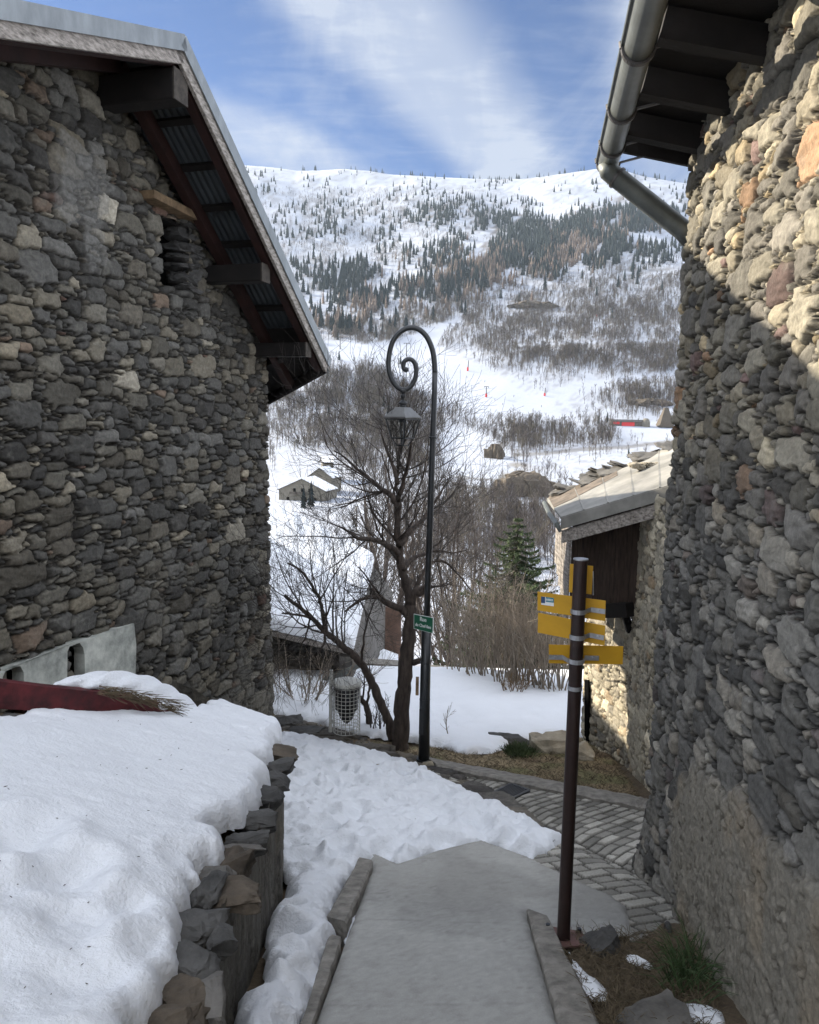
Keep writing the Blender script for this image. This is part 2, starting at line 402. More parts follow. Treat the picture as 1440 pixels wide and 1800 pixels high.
# ------------------------------------------------------------------ rubble masonry
PAL_DARK = [((0.078,0.077,0.072),4),((0.105,0.104,0.098),6),((0.135,0.128,0.108),6),((0.165,0.152,0.122),4),((0.098,0.090,0.074),4),((0.062,0.060,0.056),3),((0.15,0.115,0.088),0.7),((0.13,0.085,0.068),0.2),((0.24,0.215,0.165),0.6),((0.33,0.31,0.26),0.2)]
PAL_WARM = [((0.22,0.205,0.165),6),((0.26,0.235,0.18),5),((0.18,0.17,0.15),5),((0.145,0.138,0.12),4),((0.31,0.255,0.165),1.6),((0.25,0.165,0.105),0.5),((0.115,0.11,0.10),1.8),((0.17,0.12,0.11),0.5),((0.36,0.32,0.23),0.9)]
def pack(S0, S1, Z0, Z1, classes, rnd, rz=0.012, squash=0.80, rot=0.10):
    cell = 0.02; nx = int((S1-S0)/cell)+2; nz = int((Z1-Z0)/cell)+2
    occ = np.zeros((nx, nz), bool); out = []
    for (a0,a1,b0,b1,tries) in classes:
        for _ in range(tries):
            a = rnd.uniform(a0,a1); b = rnd.uniform(b0,b1); s = rnd.uniform(S0,S1); z = rnd.uniform(Z0,Z1); th = rnd.gauss(0,rot)
            i0 = max(0,int((s-a-S0)/cell)); i1 = min(nx,int((s+a-S0)/cell)+2); k0 = max(0,int((z-b-Z0)/cell)); k1 = min(nz,int((z+b-Z0)/cell)+2)
            if i1<=i0 or k1<=k0: continue
            ss = (np.arange(i0,i1)*cell+S0-s)[:,None]; zz = (np.arange(k0,k1)*cell+Z0-z)[None,:]
            m = (np.abs(ss)/a)**3 + (np.abs(zz)/b)**3 < squash
            if (occ[i0:i1,k0:k1] & m).any(): continue
            occ[i0:i1,k0:k1] |= m; out.append((s,z,a,b,th))
    return out
def masonry(S, Z, stones, rnd, pal, depth=0.05, proud=0.03, bev=0.030, rough=0.008):
    """height and colour of a rubble face on the (S,Z) grid"""
    n, m = len(S), len(Z); ds = S[1]-S[0]; dz = Z[1]-Z[0]
    SS, ZZ = np.meshgrid(S, Z, indexing='ij')
    wS = SS + 0.050*(fbm(SS*6,ZZ*6,2,1)-0.5) + 0.010*(fbm(SS*34,ZZ*34,2,2)-0.5)
    wZ = ZZ + 0.045*(fbm(SS*6+40,ZZ*6,2,3)-0.5) + 0.010*(fbm(SS*34+9,ZZ*34,2,0)-0.5)
    d1 = np.full((n,m), 9.0, np.float32); d2 = d1.copy(); i1 = np.zeros((n,m), np.int32)
    par = []; cols, wts = zip(*pal)
    for k,(s,z,a,b,th) in enumerate(stones):
        ra, rb = a*2.1+.03, b*2.1+.05
        x0 = max(0,int((s-ra-S[0])/ds)); x1 = min(n,int((s+ra-S[0])/ds)+1); y0 = max(0,int((z-rb-Z[0])/dz)); y1 = min(m,int((z+rb-Z[0])/dz)+1)
        base = rnd.choices(cols, wts)[0]; br = rnd.triangular(0.42,1.65,0.85)*0.93
        par.append((rnd.uniform(-0.3,1.0)*proud, rnd.gauss(0,0.09), rnd.gauss(0,0.09), base[0]*br*1.03, base[1]*br, base[2]*br*0.95, rnd.random()*100, min(a,b),
                    *[q for _ in range(4) for q in (rnd.uniform(0,6.283), rnd.uniform(0.05,0.38)*(2.0 if rnd.random()<.15 else 1), rnd.uniform(0.35,1.1))], s, z))
        if x1<=x0 or y1<=y0: continue
        u = wS[x0:x1,y0:y1]-s; v = wZ[x0:x1,y0:y1]-z; c, sn = math.cos(th), math.sin(th); p = rnd.uniform(3.2,9.0)
        sk = rnd.gauss(0,0.30)
        uu = np.abs(u*c+v*sn + sk*v)/a; vv = np.abs(-u*sn+v*c)/b
        d = ((uu**p+vv**p)**(1/p)).astype(np.float32)
        A, B, I = d1[x0:x1,y0:y1], d2[x0:x1,y0:y1], i1[x0:x1,y0:y1]
        new = d < A
        B[:] = np.where(new, A, np.minimum(B, d)); I[new] = k; A[:] = np.where(new, d, A)
    par = np.array(par, np.float32); Q = par[i1]
    e = (d2-d1)*Q[...,7]*0.5
    e = e + 0.006*(fbm(SS*60,ZZ*60,2,1)-0.5)
    prof = 0.22*sstep(0.0, bev*1.3, e)+0.78*sstep(0.0008, bev*0.24, e)
    du = SS-Q[...,20]; dv = ZZ-Q[...,21]
    face = Q[...,0] + Q[...,1]*du + Q[...,2]*dv
    for k in range(4):
        an, sl, dd = Q[...,8+3*k], Q[...,9+3*k], Q[...,10+3*k]
        face = np.minimum(face, Q[...,0] + 0.01 - sl*(np.cos(an)*du+np.sin(an)*dv - dd*Q[...,7]))
    strat = fbm(SS*5+Q[...,6], (ZZ+0.2*SS*np.sin(Q[...,6]))*55+Q[...,6]*3, 3, 2)
    face = face + rough*2.4*(fbm(SS*16+Q[...,6],ZZ*20,5,0,0.6)-0.5) + rough*1.3*(strat-0.5)
    face = np.clip(face, -depth*0.6, proud*1.5)
    mort = -depth + 0.014*(fbm(SS*35,ZZ*35,3,2)-0.5)
    h = mort*(1-prof) + face*prof
    col = Q[...,3:6]*(0.78+0.44*fbm(SS*14+Q[...,6],ZZ*20,4,3))[...,None]*(0.85+0.3*strat)[...,None]
    li = sstep(0.62,0.75,fbm(SS*9,ZZ*9,4,1))[...,None]*0.22
    col = col*(1-li)+np.array([0.21,0.20,0.165])*li
    mc = np.array([0.034,0.031,0.027])  # mortar tone, darkened and spread wider to stand in for crevice shade
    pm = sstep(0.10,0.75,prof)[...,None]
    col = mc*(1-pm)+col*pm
    return SS, ZZ, h, col
def wall_path(pts, step, side, smooth=0.10):
    """plan polyline -> samples of position and outward normal with rounded corners"""
    pts = [np.array(p, float) for p in pts]; L = [0]
    for a, b in zip(pts[:-1], pts[1:]): L.append(L[-1]+np.linalg.norm(b-a))
    s = np.arange(0, L[-1], step); xy = np.stack([np.interp(s, L, [p[i] for p in pts]) for i in (0,1)], 1)
    k = max(1,int(smooth/step)); ker = np.hanning(2*k+3)[1:-1]; ker /= ker.sum()
    pad = np.concatenate([xy[0]-(xy[1]-xy[0])*np.arange(k,0,-1)[:,None], xy, xy[-1]+(xy[-1]-xy[-2])*np.arange(1,k+1)[:,None]])
    sm = np.stack([np.convolve(pad[:,i], ker, 'same')[k:-k] for i in (0,1)], 1)
    t = np.gradient(sm, axis=0); t /= np.linalg.norm(t, axis=1)[:,None]
    n = np.stack([t[:,1],-t[:,0]],1)*side
    return s, sm, n, L

# ------------------------------------------------------------------ LEFT HOUSE
TH = R(16); LD = np.array([math.sin(TH), math.cos(TH)]); LN = np.array([math.cos(TH), -math.sin(TH)])
cl_ = P(474, 900, 11.0); LC = np.array([cl_.x, cl_.y])          # far corner of the long wall
def on_left(px, py, off=0.0):
    return on_plane(px, py, (LC[0]+LN[0]*off, LC[1]+LN[1]*off, 0), (LN[0], LN[1], 0))
OVH = 0.80
apex = on_left(325, 66, OVH); eave = on_left(582, 634, OVH); nearp = on_left(-5, 0, OVH)
def along(p): return (p.x-LC[0])*LD[0] + (p.y-LC[1])*LD[1]
tA = along(apex)
FAR_SL = (apex.z-eave.z)/(along(eave)-tA); NEAR_SL = (apex.z-nearp.z)/(tA-along(nearp))
NEAR_L = 6.2
print('left roof', tuple(apex), tuple(eave), 'slopes', math.degrees(math.atan(FAR_SL)), math.degrees(math.atan(NEAR_SL)), 'tA', tA)
def roof_z(t): return apex.z - np.where(t > tA, (t-tA)*FAR_SL, (tA-t)*NEAR_SL)
def Lp(t, off, z):      # point in the left house's own frame: t along wall (0 = far corner), off out from the wall
    return Vector((LC[0]+LD[0]*t+LN[0]*off, LC[1]+LD[1]*t+LN[1]*off, z))
house = thing('stone_house', Lp(0,-0.3,-4.3), 'tall dark rubble stone house with overhanging gable roof, filling the left side', 'house')
rnd = random.Random(11)
T0 = -7.2
st = 0.0125
pts = [LC+LD*T0, LC, LC-LN*1.2]
s, xy, nn, L = wall_path(pts, st, 1, 0.07)
ZL = np.arange(-4.9, 3.95, st)
stones = pack(-0.2, L[-1]+.2, -5, 4.1, [(0.14,0.23,0.08,0.12,150),(0.10,0.165,0.05,0.085,2600),(0.06,0.13,0.028,0.052,10000),(0.03,0.085,0.012,0.026,22000)], rnd, rot=0.07)
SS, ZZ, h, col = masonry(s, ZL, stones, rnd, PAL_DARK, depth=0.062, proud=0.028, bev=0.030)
tt = SS + T0
# lime-washed stripe of old mortar, near the top
px_, py_ = proj_np(xy[:,0][:,None]+0*ZZ, xy[:,1][:,None]+0*ZZ, ZZ)
old = sstep(-28, 18, sdist(px_, py_, [(110,245),(160,250),(205,330),(185,440),(165,470),(145,420),(100,330)]) + 70*(fbm(SS*4,ZZ*4,4,2)-0.5))
old = sstep(0.45,0.75,old)*0.75
h = h*(1-old*0.7) + old*0.7*(0.01+0.02*fbm(SS*20,ZZ*20,4,1))
col = col*(1-old[...,None]*0.7) + old[...,None]*0.7*np.array([0.20,0.195,0.18])
# mortar smeared over the lowest part near the far corner
low = sstep(0.42,0.62,fbm(SS*2.5,ZZ*1.8,4,3) + 0.28*sstep(-2.6,-4.0,ZZ)*sstep(-3.2,-0.4,tt) - 0.08)
low *= sstep(-1.0,-2.6,ZZ)
h = h*(1-low*0.6) + low*0.6*(0.004+0.03*(fbm(SS*18,ZZ*18,4,2)-0.3))
col = col*(1-low[...,None]*0.55) + low[...,None]*0.55*np.array([0.16,0.15,0.125])
# loft opening
w0 = on_left(288, 378); w1 = on_left(337, 512); wt0, wt1 = along(w0), along(w1); wz1, wz0 = w0.z, w1.z
inwin = (tt > wt0) & (tt < wt1) & (ZZ > wz0) & (ZZ < wz1) & (tt < 0.01)
# hatch hollows in the plaster panel
holes = []
for (a,b,c,d) in ((119,1128,150,1215),(4,1168,42,1215)):
    q0, q1 = on_left(a,b), on_left(c,d); holes.append((along(q0), along(q1), q1.z, q0.z))
inh = np.zeros_like(inwin)
for (a,b,c,d) in holes: inh |= (tt>a)&(tt<b)&(ZZ>c-0.3)&(ZZ<d)
keep = ~(inwin | inh)
keep &= ZZ < roof_z(np.minimum(tt,0.6)) - 0.13
keepf = keep[:-1,:-1] & keep[1:,1:] & keep[1:,:-1] & keep[:-1,1:]
X = xy[:,0][:,None] + nn[:,0][:,None]*(h + 0.016*(-ZZ)); Y = xy[:,1][:,None] + nn[:,1][:,None]*(h + 0.016*(-ZZ))
grid_mesh('rubble_facing', X, Y, ZZ, col, keepf, 'rubble', house, smooth=True)
# body of the house behind the facing
body = MB()
def gable_poly(off, t0=-11.5, t1=-0.14, zb=-5.0):
    return [Lp(t0,off,zb), Lp(t1,off,zb), Lp(t1,off,float(roof_z(t1))-0.14), Lp(tA,off,float(roof_z(tA))-0.14), Lp(t0,off,float(roof_z(t0))-0.14)]
ext = Vector((-LN[0]*6.0, -LN[1]*6.0, 0))
body.prism(gable_poly(-0.40), ext)
for (ta,tb,za,zb_) in ((-11.5,wt0,-5,9),(wt1,-0.14,-5,9),(wt0,wt1,-5,wz0),(wt0,wt1,wz1,9)):
    xs = sorted({ta,tb,*[v for v in (tA,) if ta<v<tb]})
    top = [Lp(t,-0.105,min(zb_,float(roof_z(t))-0.14)) for t in xs]
    poly = [Lp(ta,-0.105,za), Lp(tb,-0.105,za)] + top[::-1]
    if za < -4:   # leave the two hatches open
        poly = [Lp(ta,-0.105,za), Lp(tb,-0.105,za)] + top[::-1]
    body.prism(poly, Vector((-LN[0]*0.30, -LN[1]*0.30, 0)))
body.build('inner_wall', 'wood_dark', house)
# loft opening: board, lintel, side stones
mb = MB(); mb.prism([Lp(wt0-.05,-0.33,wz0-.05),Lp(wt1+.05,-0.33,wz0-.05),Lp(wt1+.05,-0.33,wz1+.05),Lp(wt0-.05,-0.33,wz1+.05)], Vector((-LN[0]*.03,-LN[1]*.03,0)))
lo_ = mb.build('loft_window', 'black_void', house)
mb = MB(); q0 = on_left(255,338); q1 = on_left(352,394)
mb.beam(Lp(along(q0),0.0,q0.z-0.02), Lp(along(q1),0.0,q1.z+0.02), 0.22, 0.085)
bevel(mb.build('lintel', 'wood_warm', lo_), 0.008)
mb = MB(); mb.beam(Lp(wt0+0.07,-0.2,wz0), Lp(wt0+0.07,-0.2,wz1), 0.05, 0.05, up=(LD[0],LD[1],0)); mb.build('frame_post', 'wood_dark', lo_)
for k in range(14):
    z = wz0 + (wz1-wz0)*k/14.0; mb = None
jm = MB()
jz = wz0; k = 0
while jz < wz1:
    k += 1; jh = random.Random(k).uniform(.07,.16); rock_mb(jm, Lp(wt1+0.10,-0.17,jz+jh/2), (0.34,0.34,jh*1.12), 900+k, Matrix.Rotation(-TH+random.Random(k).uniform(-.06,.06),3,'Z')); jz += jh
jm.build('jamb', 'rock', lo_)
# plaster panel with two arched hatches
pz = lambda x,y: on_left(x,y,0.09)
arch = [(150,1232),(149,1150),(146,1138),(140,1130),(131,1129),(123,1135),(119,1146),(118,1232)]
arch2 = [(43,1236),(42,1182),(36,1171),(24,1169),(12,1176),(5,1190),(4,1240)]
poly = [(236,1096),(240,1135),(237,1236)] + arch + arch2 + [(-30,1240),(-30,1196),(10,1180),(90,1147)]
pl = MB(); pl.prism([pz(x,y) for x,y in poly], Vector((-LN[0]*0.12,-LN[1]*0.12,0))); plo = pl.build('plaster_panel', 'plaster', house); tag(plo, 'pale smooth plaster panel set into the dark rubble')
import bmesh
def tri(o):
    bm = bmesh.new(); bm.from_mesh(o.data); bmesh.ops.triangulate(bm, faces=[f for f in bm.faces if len(f.verts)>4], ngon_method='EAR_CLIP'); bm.to_mesh(o.data); bm.free()
tri(plo); bevel(plo, 0.012)
for i,(a,b,c,d) in enumerate(holes):
    mb = MB(); mb.prism([Lp(a-.1,-0.30,c-.3),Lp(b+.1,-0.30,c-.3),Lp(b+.1,-0.30,d+.1),Lp(a-.1,-0.30,d+.1)], Vector((-LN[0]*.02,-LN[1]*.02,0)))
    # cheeks of the recess
    mb.beam(Lp(b+.015,-0.30,(c+d)/2), Lp(b+.015,-0.02,(c+d)/2), 0.02, (d-c)+.5)
    mb.beam(Lp(a-.015,-0.30,(c+d)/2), Lp(a-.015,-0.02,(c+d)/2), 0.02, (d-c)+.5)
    ho = mb.build('hatch', 'rust_brown', plo)
    if i == 0:
        mb = MB(); tc_ = (a+b)/2+0.02; mb.tube([Lp(tc_,-0.18,c-.1),Lp(tc_+.01,-0.16,(c+d)/2-.05),Lp(tc_,-0.17,d-.04)], [0.05,0.045,0.04], 8)
        mb.tube([Lp(tc_-.05,-0.2,c),Lp(tc_-.04,-0.19,d-.1)], 0.018, 6); mb.build('old_post', 'wood_red', ho)
# roof of the left house
LU = Vector((-LN[0], -LN[1], 0))                       # into the house
def rafter_dir(far): 
    return Vector((LD[0],LD[1],-FAR_SL)).normalized() if far else Vector((-LD[0],-LD[1],-NEAR_SL)).normalized()
dF, dN = rafter_dir(True), rafter_dir(False)
lenF = (eave-apex).length; lenN = NEAR_L
def corr(name, A, dirv, length, depth_in, skew, parent, mat, dz, wave=0.076, amp=0.011):
    nu = int(depth_in/(wave/8)); u = np.linspace(0, depth_in, nu)
    v = np.array([0, 0.25, 0.5, 0.75, 1.0])
    U, V = np.meshgrid(u, v, indexing='ij')
    ln = length + skew*np.minimum(U, 1.15)
    nrm = dirv.cross(Vector((LU.x,LU.y,0))).normalized()
    if nrm.z < 0: nrm = -nrm
    w = amp*np.sin(2*np.pi*U/wave) + dz
    X = A.x + LU.x*U + dirv.x*ln*V + nrm.x*w; Y = A.y + LU.y*U + dirv.y*ln*V + nrm.y*w; Z = A.z + dirv.z*ln*V + nrm.z*w
    o = grid_mesh(name, X, Y, Z, None, None, mat, parent, smooth=True)
    sm = o.modifiers.new('thick','SOLIDIFY'); sm.thickness = 0.004; sm.offset = 1
    return o, nrm
roof = thing('tmp', (0,0,0), None, None); bpy.data.objects.remove(roof)
A1 = apex + LU*0.02
far_sheet, nF = corr('roof_sheet', A1, dF, lenF, 6.2, 0.62, house, 'sheet_dark', -0.035)
near_sheet, nN = corr('roof_sheet', A1, dN, lenN, 6.2, 0.0, house, 'sheet_dark', -0.035)
snowr = None
# verge flashing, barge boards, rafters on both slopes
def verge(A, dv, nr, length, tagn):
    B = A + dv*length
    mb = MB(); mb.beam(A + nr*-0.045, B + nr*-0.045, 0.012, 0.13, up=nr); mb.beam(A+nr*0.022+LU*0.075, B+nr*0.022+LU*0.075, 0.16, 0.010, up=nr)
    fl = mb.build('verge_flashing', 'flashing', house)
    mb = MB(); mb.beam(A+nr*-0.15+LU*0.035, B+nr*-0.15+LU*0.035, 0.04, 0.13, up=nr); bevel(mb.build('barge_board', 'wood_grey', house), 0.006)
verge(apex, dF, nF, lenF, 'far'); verge(apex, dN, nN, lenN, 'near')
def raft(off_in, dv, nr, length, drop, w, hgt, mat, name='rafter', start=0.0):
    mb = MB(); a = apex + LU*off_in + nr*-drop + dv*start; mb.beam(a, a+dv*(length-start), w, hgt, up=nr); return mb.build(name, mat, house)
for dv, nr, ln in ((dF,nF,lenF),(dN,nN,lenN)):
    raft(0.13, dv, nr, ln-0.04, 0.155, 0.09, 0.13, 'wood_red', start=0.03)
    raft(OVH-0.10, dv, nr, ln+0.35 if dv is dF else ln, 0.155, 0.10, 0.14, 'wood_red', start=0.10)
    k = 0.22
    while k < ln:
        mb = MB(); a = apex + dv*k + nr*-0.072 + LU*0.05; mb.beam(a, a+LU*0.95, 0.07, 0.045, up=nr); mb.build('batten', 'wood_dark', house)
        k += 0.52
# purlin ends
def purlin(t, size, drop, label=None, out=0.10):
    z = float(roof_z(t)) - drop; a = Lp(t, OVH-out, z); b = Lp(t, -0.5, z)
    mb = MB(); mb.beam(a, b, size[0], size[1]); o = bevel(mb.build('purlin', 'wood_dark', house), 0.015)
    mb = MB(); mb.beam(a+Vector((LN[0],LN[1],0))*0.004, a-Vector((LN[0],LN[1],0))*0.012, size[0]+.006, size[1]+.006); mb.build('purlin_end', 'wood_end', o)
tm = on_left(470, 455, OVH-0.1); te = on_left(545, 600, OVH-0.1)
def t_of(p): return along(p)
purlin(tA, (0.22,0.27), 0.42, out=0.05)
purlin(t_of(tm), (0.20,0.20), 0.40, out=0.12)
purlin(t_of(te)-0.1, (0.17,0.18), 0.34, out=0.08)
# soffit boards at the far eave and the fascia
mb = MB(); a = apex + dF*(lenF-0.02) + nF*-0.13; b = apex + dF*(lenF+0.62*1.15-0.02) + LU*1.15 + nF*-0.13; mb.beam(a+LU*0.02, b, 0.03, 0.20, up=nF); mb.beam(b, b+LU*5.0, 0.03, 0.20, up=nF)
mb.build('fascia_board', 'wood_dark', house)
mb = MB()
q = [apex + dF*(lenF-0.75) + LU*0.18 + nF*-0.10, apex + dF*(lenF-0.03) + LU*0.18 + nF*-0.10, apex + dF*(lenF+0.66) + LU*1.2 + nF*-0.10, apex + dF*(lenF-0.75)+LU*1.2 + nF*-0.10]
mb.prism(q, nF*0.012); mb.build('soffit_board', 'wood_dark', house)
mb = MB(); a = apex + dF*(lenF-0.45) + LU*0.25 + nF*-0.17; mb.beam(a, a+LU*0.9+dF*0.5, 0.06, 0.10, up=nF); mb.build('brace', 'wood_dark', house)

# ------------------------------------------------------------------ RIGHT HOUSE
RTH = R(6.6); RD = np.array([math.sin(RTH), math.cos(RTH)]); RN = np.array([-math.cos(RTH), math.sin(RTH)])
c_ = P(1176, 820, 5.25); RC = np.array([c_.x, c_.y])
def Rp(t, off, z): return Vector((RC[0]+RD[0]*t+RN[0]*off, RC[1]+RD[1]*t+RN[1]*off, z))
def on_right(px, py, off=0.0): return on_plane(px, py, (RC[0]+RN[0]*off, RC[1]+RN[1]*off, 0), (RN[0], RN[1], 0))
rhouse = thing('stone_house', Rp(0,-0.3,-3.3), 'rubble stone house under a dark eave with grey gutter, filling the right side', 'house')
rnd = random.Random(15); st = 0.0078
pts = [RC-RD*5.6, RC, RC-RN*0.9]
s, xy, nn, L = wall_path(pts, st, -1, 0.09)
ZR = np.arange(-3.75, 3.3, st)
stones = pack(-0.2, L[-1]+.2, -3.9, 3.4, [(0.115,0.175,0.060,0.10,260),(0.075,0.125,0.038,0.066,3600),(0.045,0.09,0.020,0.040,13000),(0.022,0.055,0.009,0.020,30000)], rnd, rot=0.16)
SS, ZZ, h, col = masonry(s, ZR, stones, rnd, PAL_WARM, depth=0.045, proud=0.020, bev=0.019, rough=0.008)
tt = SS-5.6
px_, py_ = proj_np(xy[:,0][:,None]+0*ZZ, xy[:,1][:,None]+0*ZZ, ZZ)
ren = sstep(-14, 16, sdist(px_, py_, [(1185,1425),(1235,1355),(1300,1390),(1345,1480),(1400,1500),(1470,1600),(1600,1700),(1700,2300),(1260,2300),(1245,1800),(1215,1640),(1190,1520)]) + 60*(fbm(SS*5,ZZ*5,4,2)-0.5))
pits = sstep(0.60,0.70,fbm(SS*26,ZZ*22,3,1)); 
hr = 0.030 + 0.030*(fbm(SS*6,ZZ*6,4,0)-0.5) + 0.016*(fbm(SS*40,ZZ*40,4,3)-0.5) - 0.022*pits
h = h*(1-ren*0.93) + hr*ren*0.93
rc = np.array([0.235,0.215,0.175])*(0.75+0.5*fbm(SS*12,ZZ*12,5,1))[...,None]*(1-0.35*pits)[...,None]
warm = sstep(0.55,0.75,fbm(SS*3+5,ZZ*3,3,2))[...,None]; rc = rc*(1-warm*.3)+np.array([0.30,0.22,0.13])*warm*.3
# stones turn greyer and darker towards the foot of the wall
grey = sstep(0.1,-0.7,ZZ)[...,None]*0.70
gcol = col.mean(-1,keepdims=True)*np.array([0.80,0.79,0.75])
col = col*(1-grey)+gcol*grey
col = col*(1-ren[...,None]*0.9) + rc*ren[...,None]*0.9
bulge = 0.10*sstep(-2.5,-3.4,ZZ)*sstep(-1.2,0,tt)
hh = h + 0.012*(-ZZ) + bulge
X = xy[:,0][:,None] + nn[:,0][:,None]*hh; Y = xy[:,1][:,None] + nn[:,1][:,None]*hh
eg = on_right(1067, 300, 0.40); jn = on_right(1213, 246, 0.0)
RSL = (jn.z-eg.z)/0.40
print('right roof eave', tuple(eg), 'junction z', jn.z, 'slope', math.degrees(math.atan(RSL)))
keep = ZZ < jn.z + 0.10 + 0*tt
keepf = keep[:-1,:-1]
grid_mesh('rubble_facing', X, Y, ZZ, col, keepf, 'rubble_fine', rhouse, smooth=True)
mb = MB(); mb.prism([Rp(-7,-0.12,-3.9),Rp(-0.10,-0.12,-3.9),Rp(-0.10,-0.12,jn.z+.05),Rp(-7,-0.12,jn.z+.05)], Vector((-RN[0]*5,-RN[1]*5,0)))
mb.build('inner_wall', 'rock', rhouse)
# hollow clay pipe end near the foot
pc = on_right(1180, 1645, 0.10)
# roof
tE = 0.10
mb = MB()
def spl(t, off): return off*(1-t*0.10) if off > 0 else off
def RR(t, off, dz=0.0): return Rp(t, spl(t,off), jn.z - off*RSL + dz)
mb.prism([RR(-7,0.42,0.06),RR(tE,0.42,0.06),RR(tE,-3.5,0.06),RR(-7,-3.5,0.06)], Vector((0,0,0.03))); mb.build('roof_boarding', 'wood_dark', rhouse)
mb = MB(); mb.prism([RR(-7,0.44,0.10),RR(tE+.05,0.44,0.10),RR(tE+.05,-3.5,0.10),RR(-7,-3.5,0.10)], Vector((0,0,0.02))); mb.build('roof_sheet', 'sheet_dark', rhouse)
mb = MB(); mb.beam(RR(tE,0.42,-0.01),RR(tE,-3.5,-0.01),0.035,0.16); mb.build('barge_board', 'wood_dark', rhouse)
for k in range(9):
    mb = MB(); t = tE-0.30-0.62*k; mb.beam(RR(t,0.38,-0.03),RR(t,-1.0,-0.03),0.09,0.14); mb.build('rafter', 'wood_dark', rhouse)
# gutter: half round trough with brackets, stop end and a swan-neck downpipe
GO = 0.46; ge = on_right(1066, 290, GO); gr = 0.064; gz = ge.z+0.02
gut = MB(); sec = []
for k in range(13):
    a = math.pi + math.pi*k/12; sec.append((math.cos(a)*gr, math.sin(a)*gr))
sec = [(-gr-0.012, 0.012)] + sec + [(gr, 0.02)]
G0 = -5.5; gt1 = along_r = (ge.x-RC[0])*RD[0]+(ge.y-RC[1])*RD[1]
def gp(t, u, w): return Rp(t, spl(t,GO)-u, gz+w)
n_s = len(sec)
vs = [gp(t, a, b) for t in (G0, gt1) for a, b in sec]; fs = [(i, i+1, n_s+i+1, n_s+i) for i in range(n_s-1)]
gut.add(vs, fs); go = gut.build('gutter', 'zinc', rhouse, smooth=True); m = go.modifiers.new('t','SOLIDIFY'); m.thickness = 0.004
mb = MB(); mb.tube([gp(G0,-gr-.012,.014), gp(gt1,-gr-.012,.014)], 0.011, 8); mb.build('bead', 'zinc', go)
mb = MB(); mb.prism([gp(gt1,a,b) for a,b in sec], Vector((RD[0]*.006,RD[1]*.006,0))); mb.build('stop_end', 'zinc_dark', go)
for pxy in ((1150,12),(1106,128),(1080,214),(1056,292)):
    q = on_right(pxy[0], pxy[1], GO); t = (q.x-RC[0])*RD[0]+(q.y-RC[1])*RD[1]
    if pxy[1] == 292: t = gt1+0.02
    for sgn in (0,):
        mb = MB(); rr = gr+0.012
        arc = [(math.cos(math.pi+math.pi*k/14)*rr, math.sin(math.pi+math.pi*k/14)*rr) for k in range(15)]
        for (a0,b0),(a1,b1) in zip(arc[:-1],arc[1:]): mb.beam(gp(t,a0,b0), gp(t,a1,b1), 0.03, 0.012, up=(gp(t,0,0)-gp(t,(a0+a1)/2,(b0+b1)/2)))
        mb.tube([gp(t,-rr,0.0), gp(t,-rr-.005,.03)], 0.014, 8); mb.beam(gp(t,rr,0.0), gp(t,rr+0.25,0.06), 0.025, 0.01)
        mb.build('bracket', 'zinc_dark', go)
d0 = on_right(1092, 297, 0.62); d1 = on_right(1110, 318, 0.54); d2 = on_right(1207, 408, 0.10)
tm2 = (d0.x-RC[0])*RD[0]+(d0.y-RC[1])*RD[1]
mb = MB(); top = gp(gt1-0.12,0,-gr+.01)
def cst(t,off,z): return Rp(t,off,z)
pA = Rp(gt1-0.10,GO,gz-gr+0.02); pB = Rp(gt1-0.10,GO-.01,gz-gr-0.03); pC = Rp(gt1-0.08,GO-.06,gz-gr-0.06)
pE = P(1200,404,5.40); pF = P(1222,428,5.42)
mb.tube([pA,pB,pC,pE,pF], [0.070,0.066,0.066,0.066,0.066], 20); dp = mb.build('downpipe', 'zinc', rhouse, smooth=True)
mb = MB(); mb.tube([pC+(pE-pC)*0.0, pC+(pE-pC)*0.03], 0.074, 20); mb.build('pipe_collar', 'zinc_dark', dp)
mb = MB(); mb.tube([pF, pF+Vector((0.05,0.02,-3.4))],0.048,14); mb.build('pipe_length','zinc',dp)
# arched clay pipe in the foot of the wall
mb = MB()
q = on_right(1180,1652,0.13); 
arc = [Rp((q.x-RC[0])*RD[0]+(q.y-RC[1])*RD[1]+math.cos(a)*0.045, 0.15, q.z+math.sin(a)*0.085) for a in np.linspace(0,math.pi*2,21)]
mb.tube(arc, 0.014, 8, cap=False); po = mb.build('drain_pipe', 'rock', rhouse)
mb = MB(); mb.prism([Rp((q.x-RC[0])*RD[0]+(q.y-RC[1])*RD[1]+math.cos(a)*0.042, 0.145, q.z+math.sin(a)*0.082) for a in np.linspace(0,math.pi*2,20,endpoint=False)], Vector((-RN[0]*.01,-RN[1]*.01,0))); mb.build('pipe_mouth', 'black_void', po)
# ================================================================== GROUND, STREET, SNOW
def xy2(v): return (v.x, v.y)
def Gp(l): return [xy2(G(a,b)) for a,b in l]
def GTp(l): return [xy2(GT(a,b)) for a,b in l]
def lerp2(a, b, t): return (a[0]+(b[0]-a[0])*t, a[1]+(b[1]-a[1])*t)
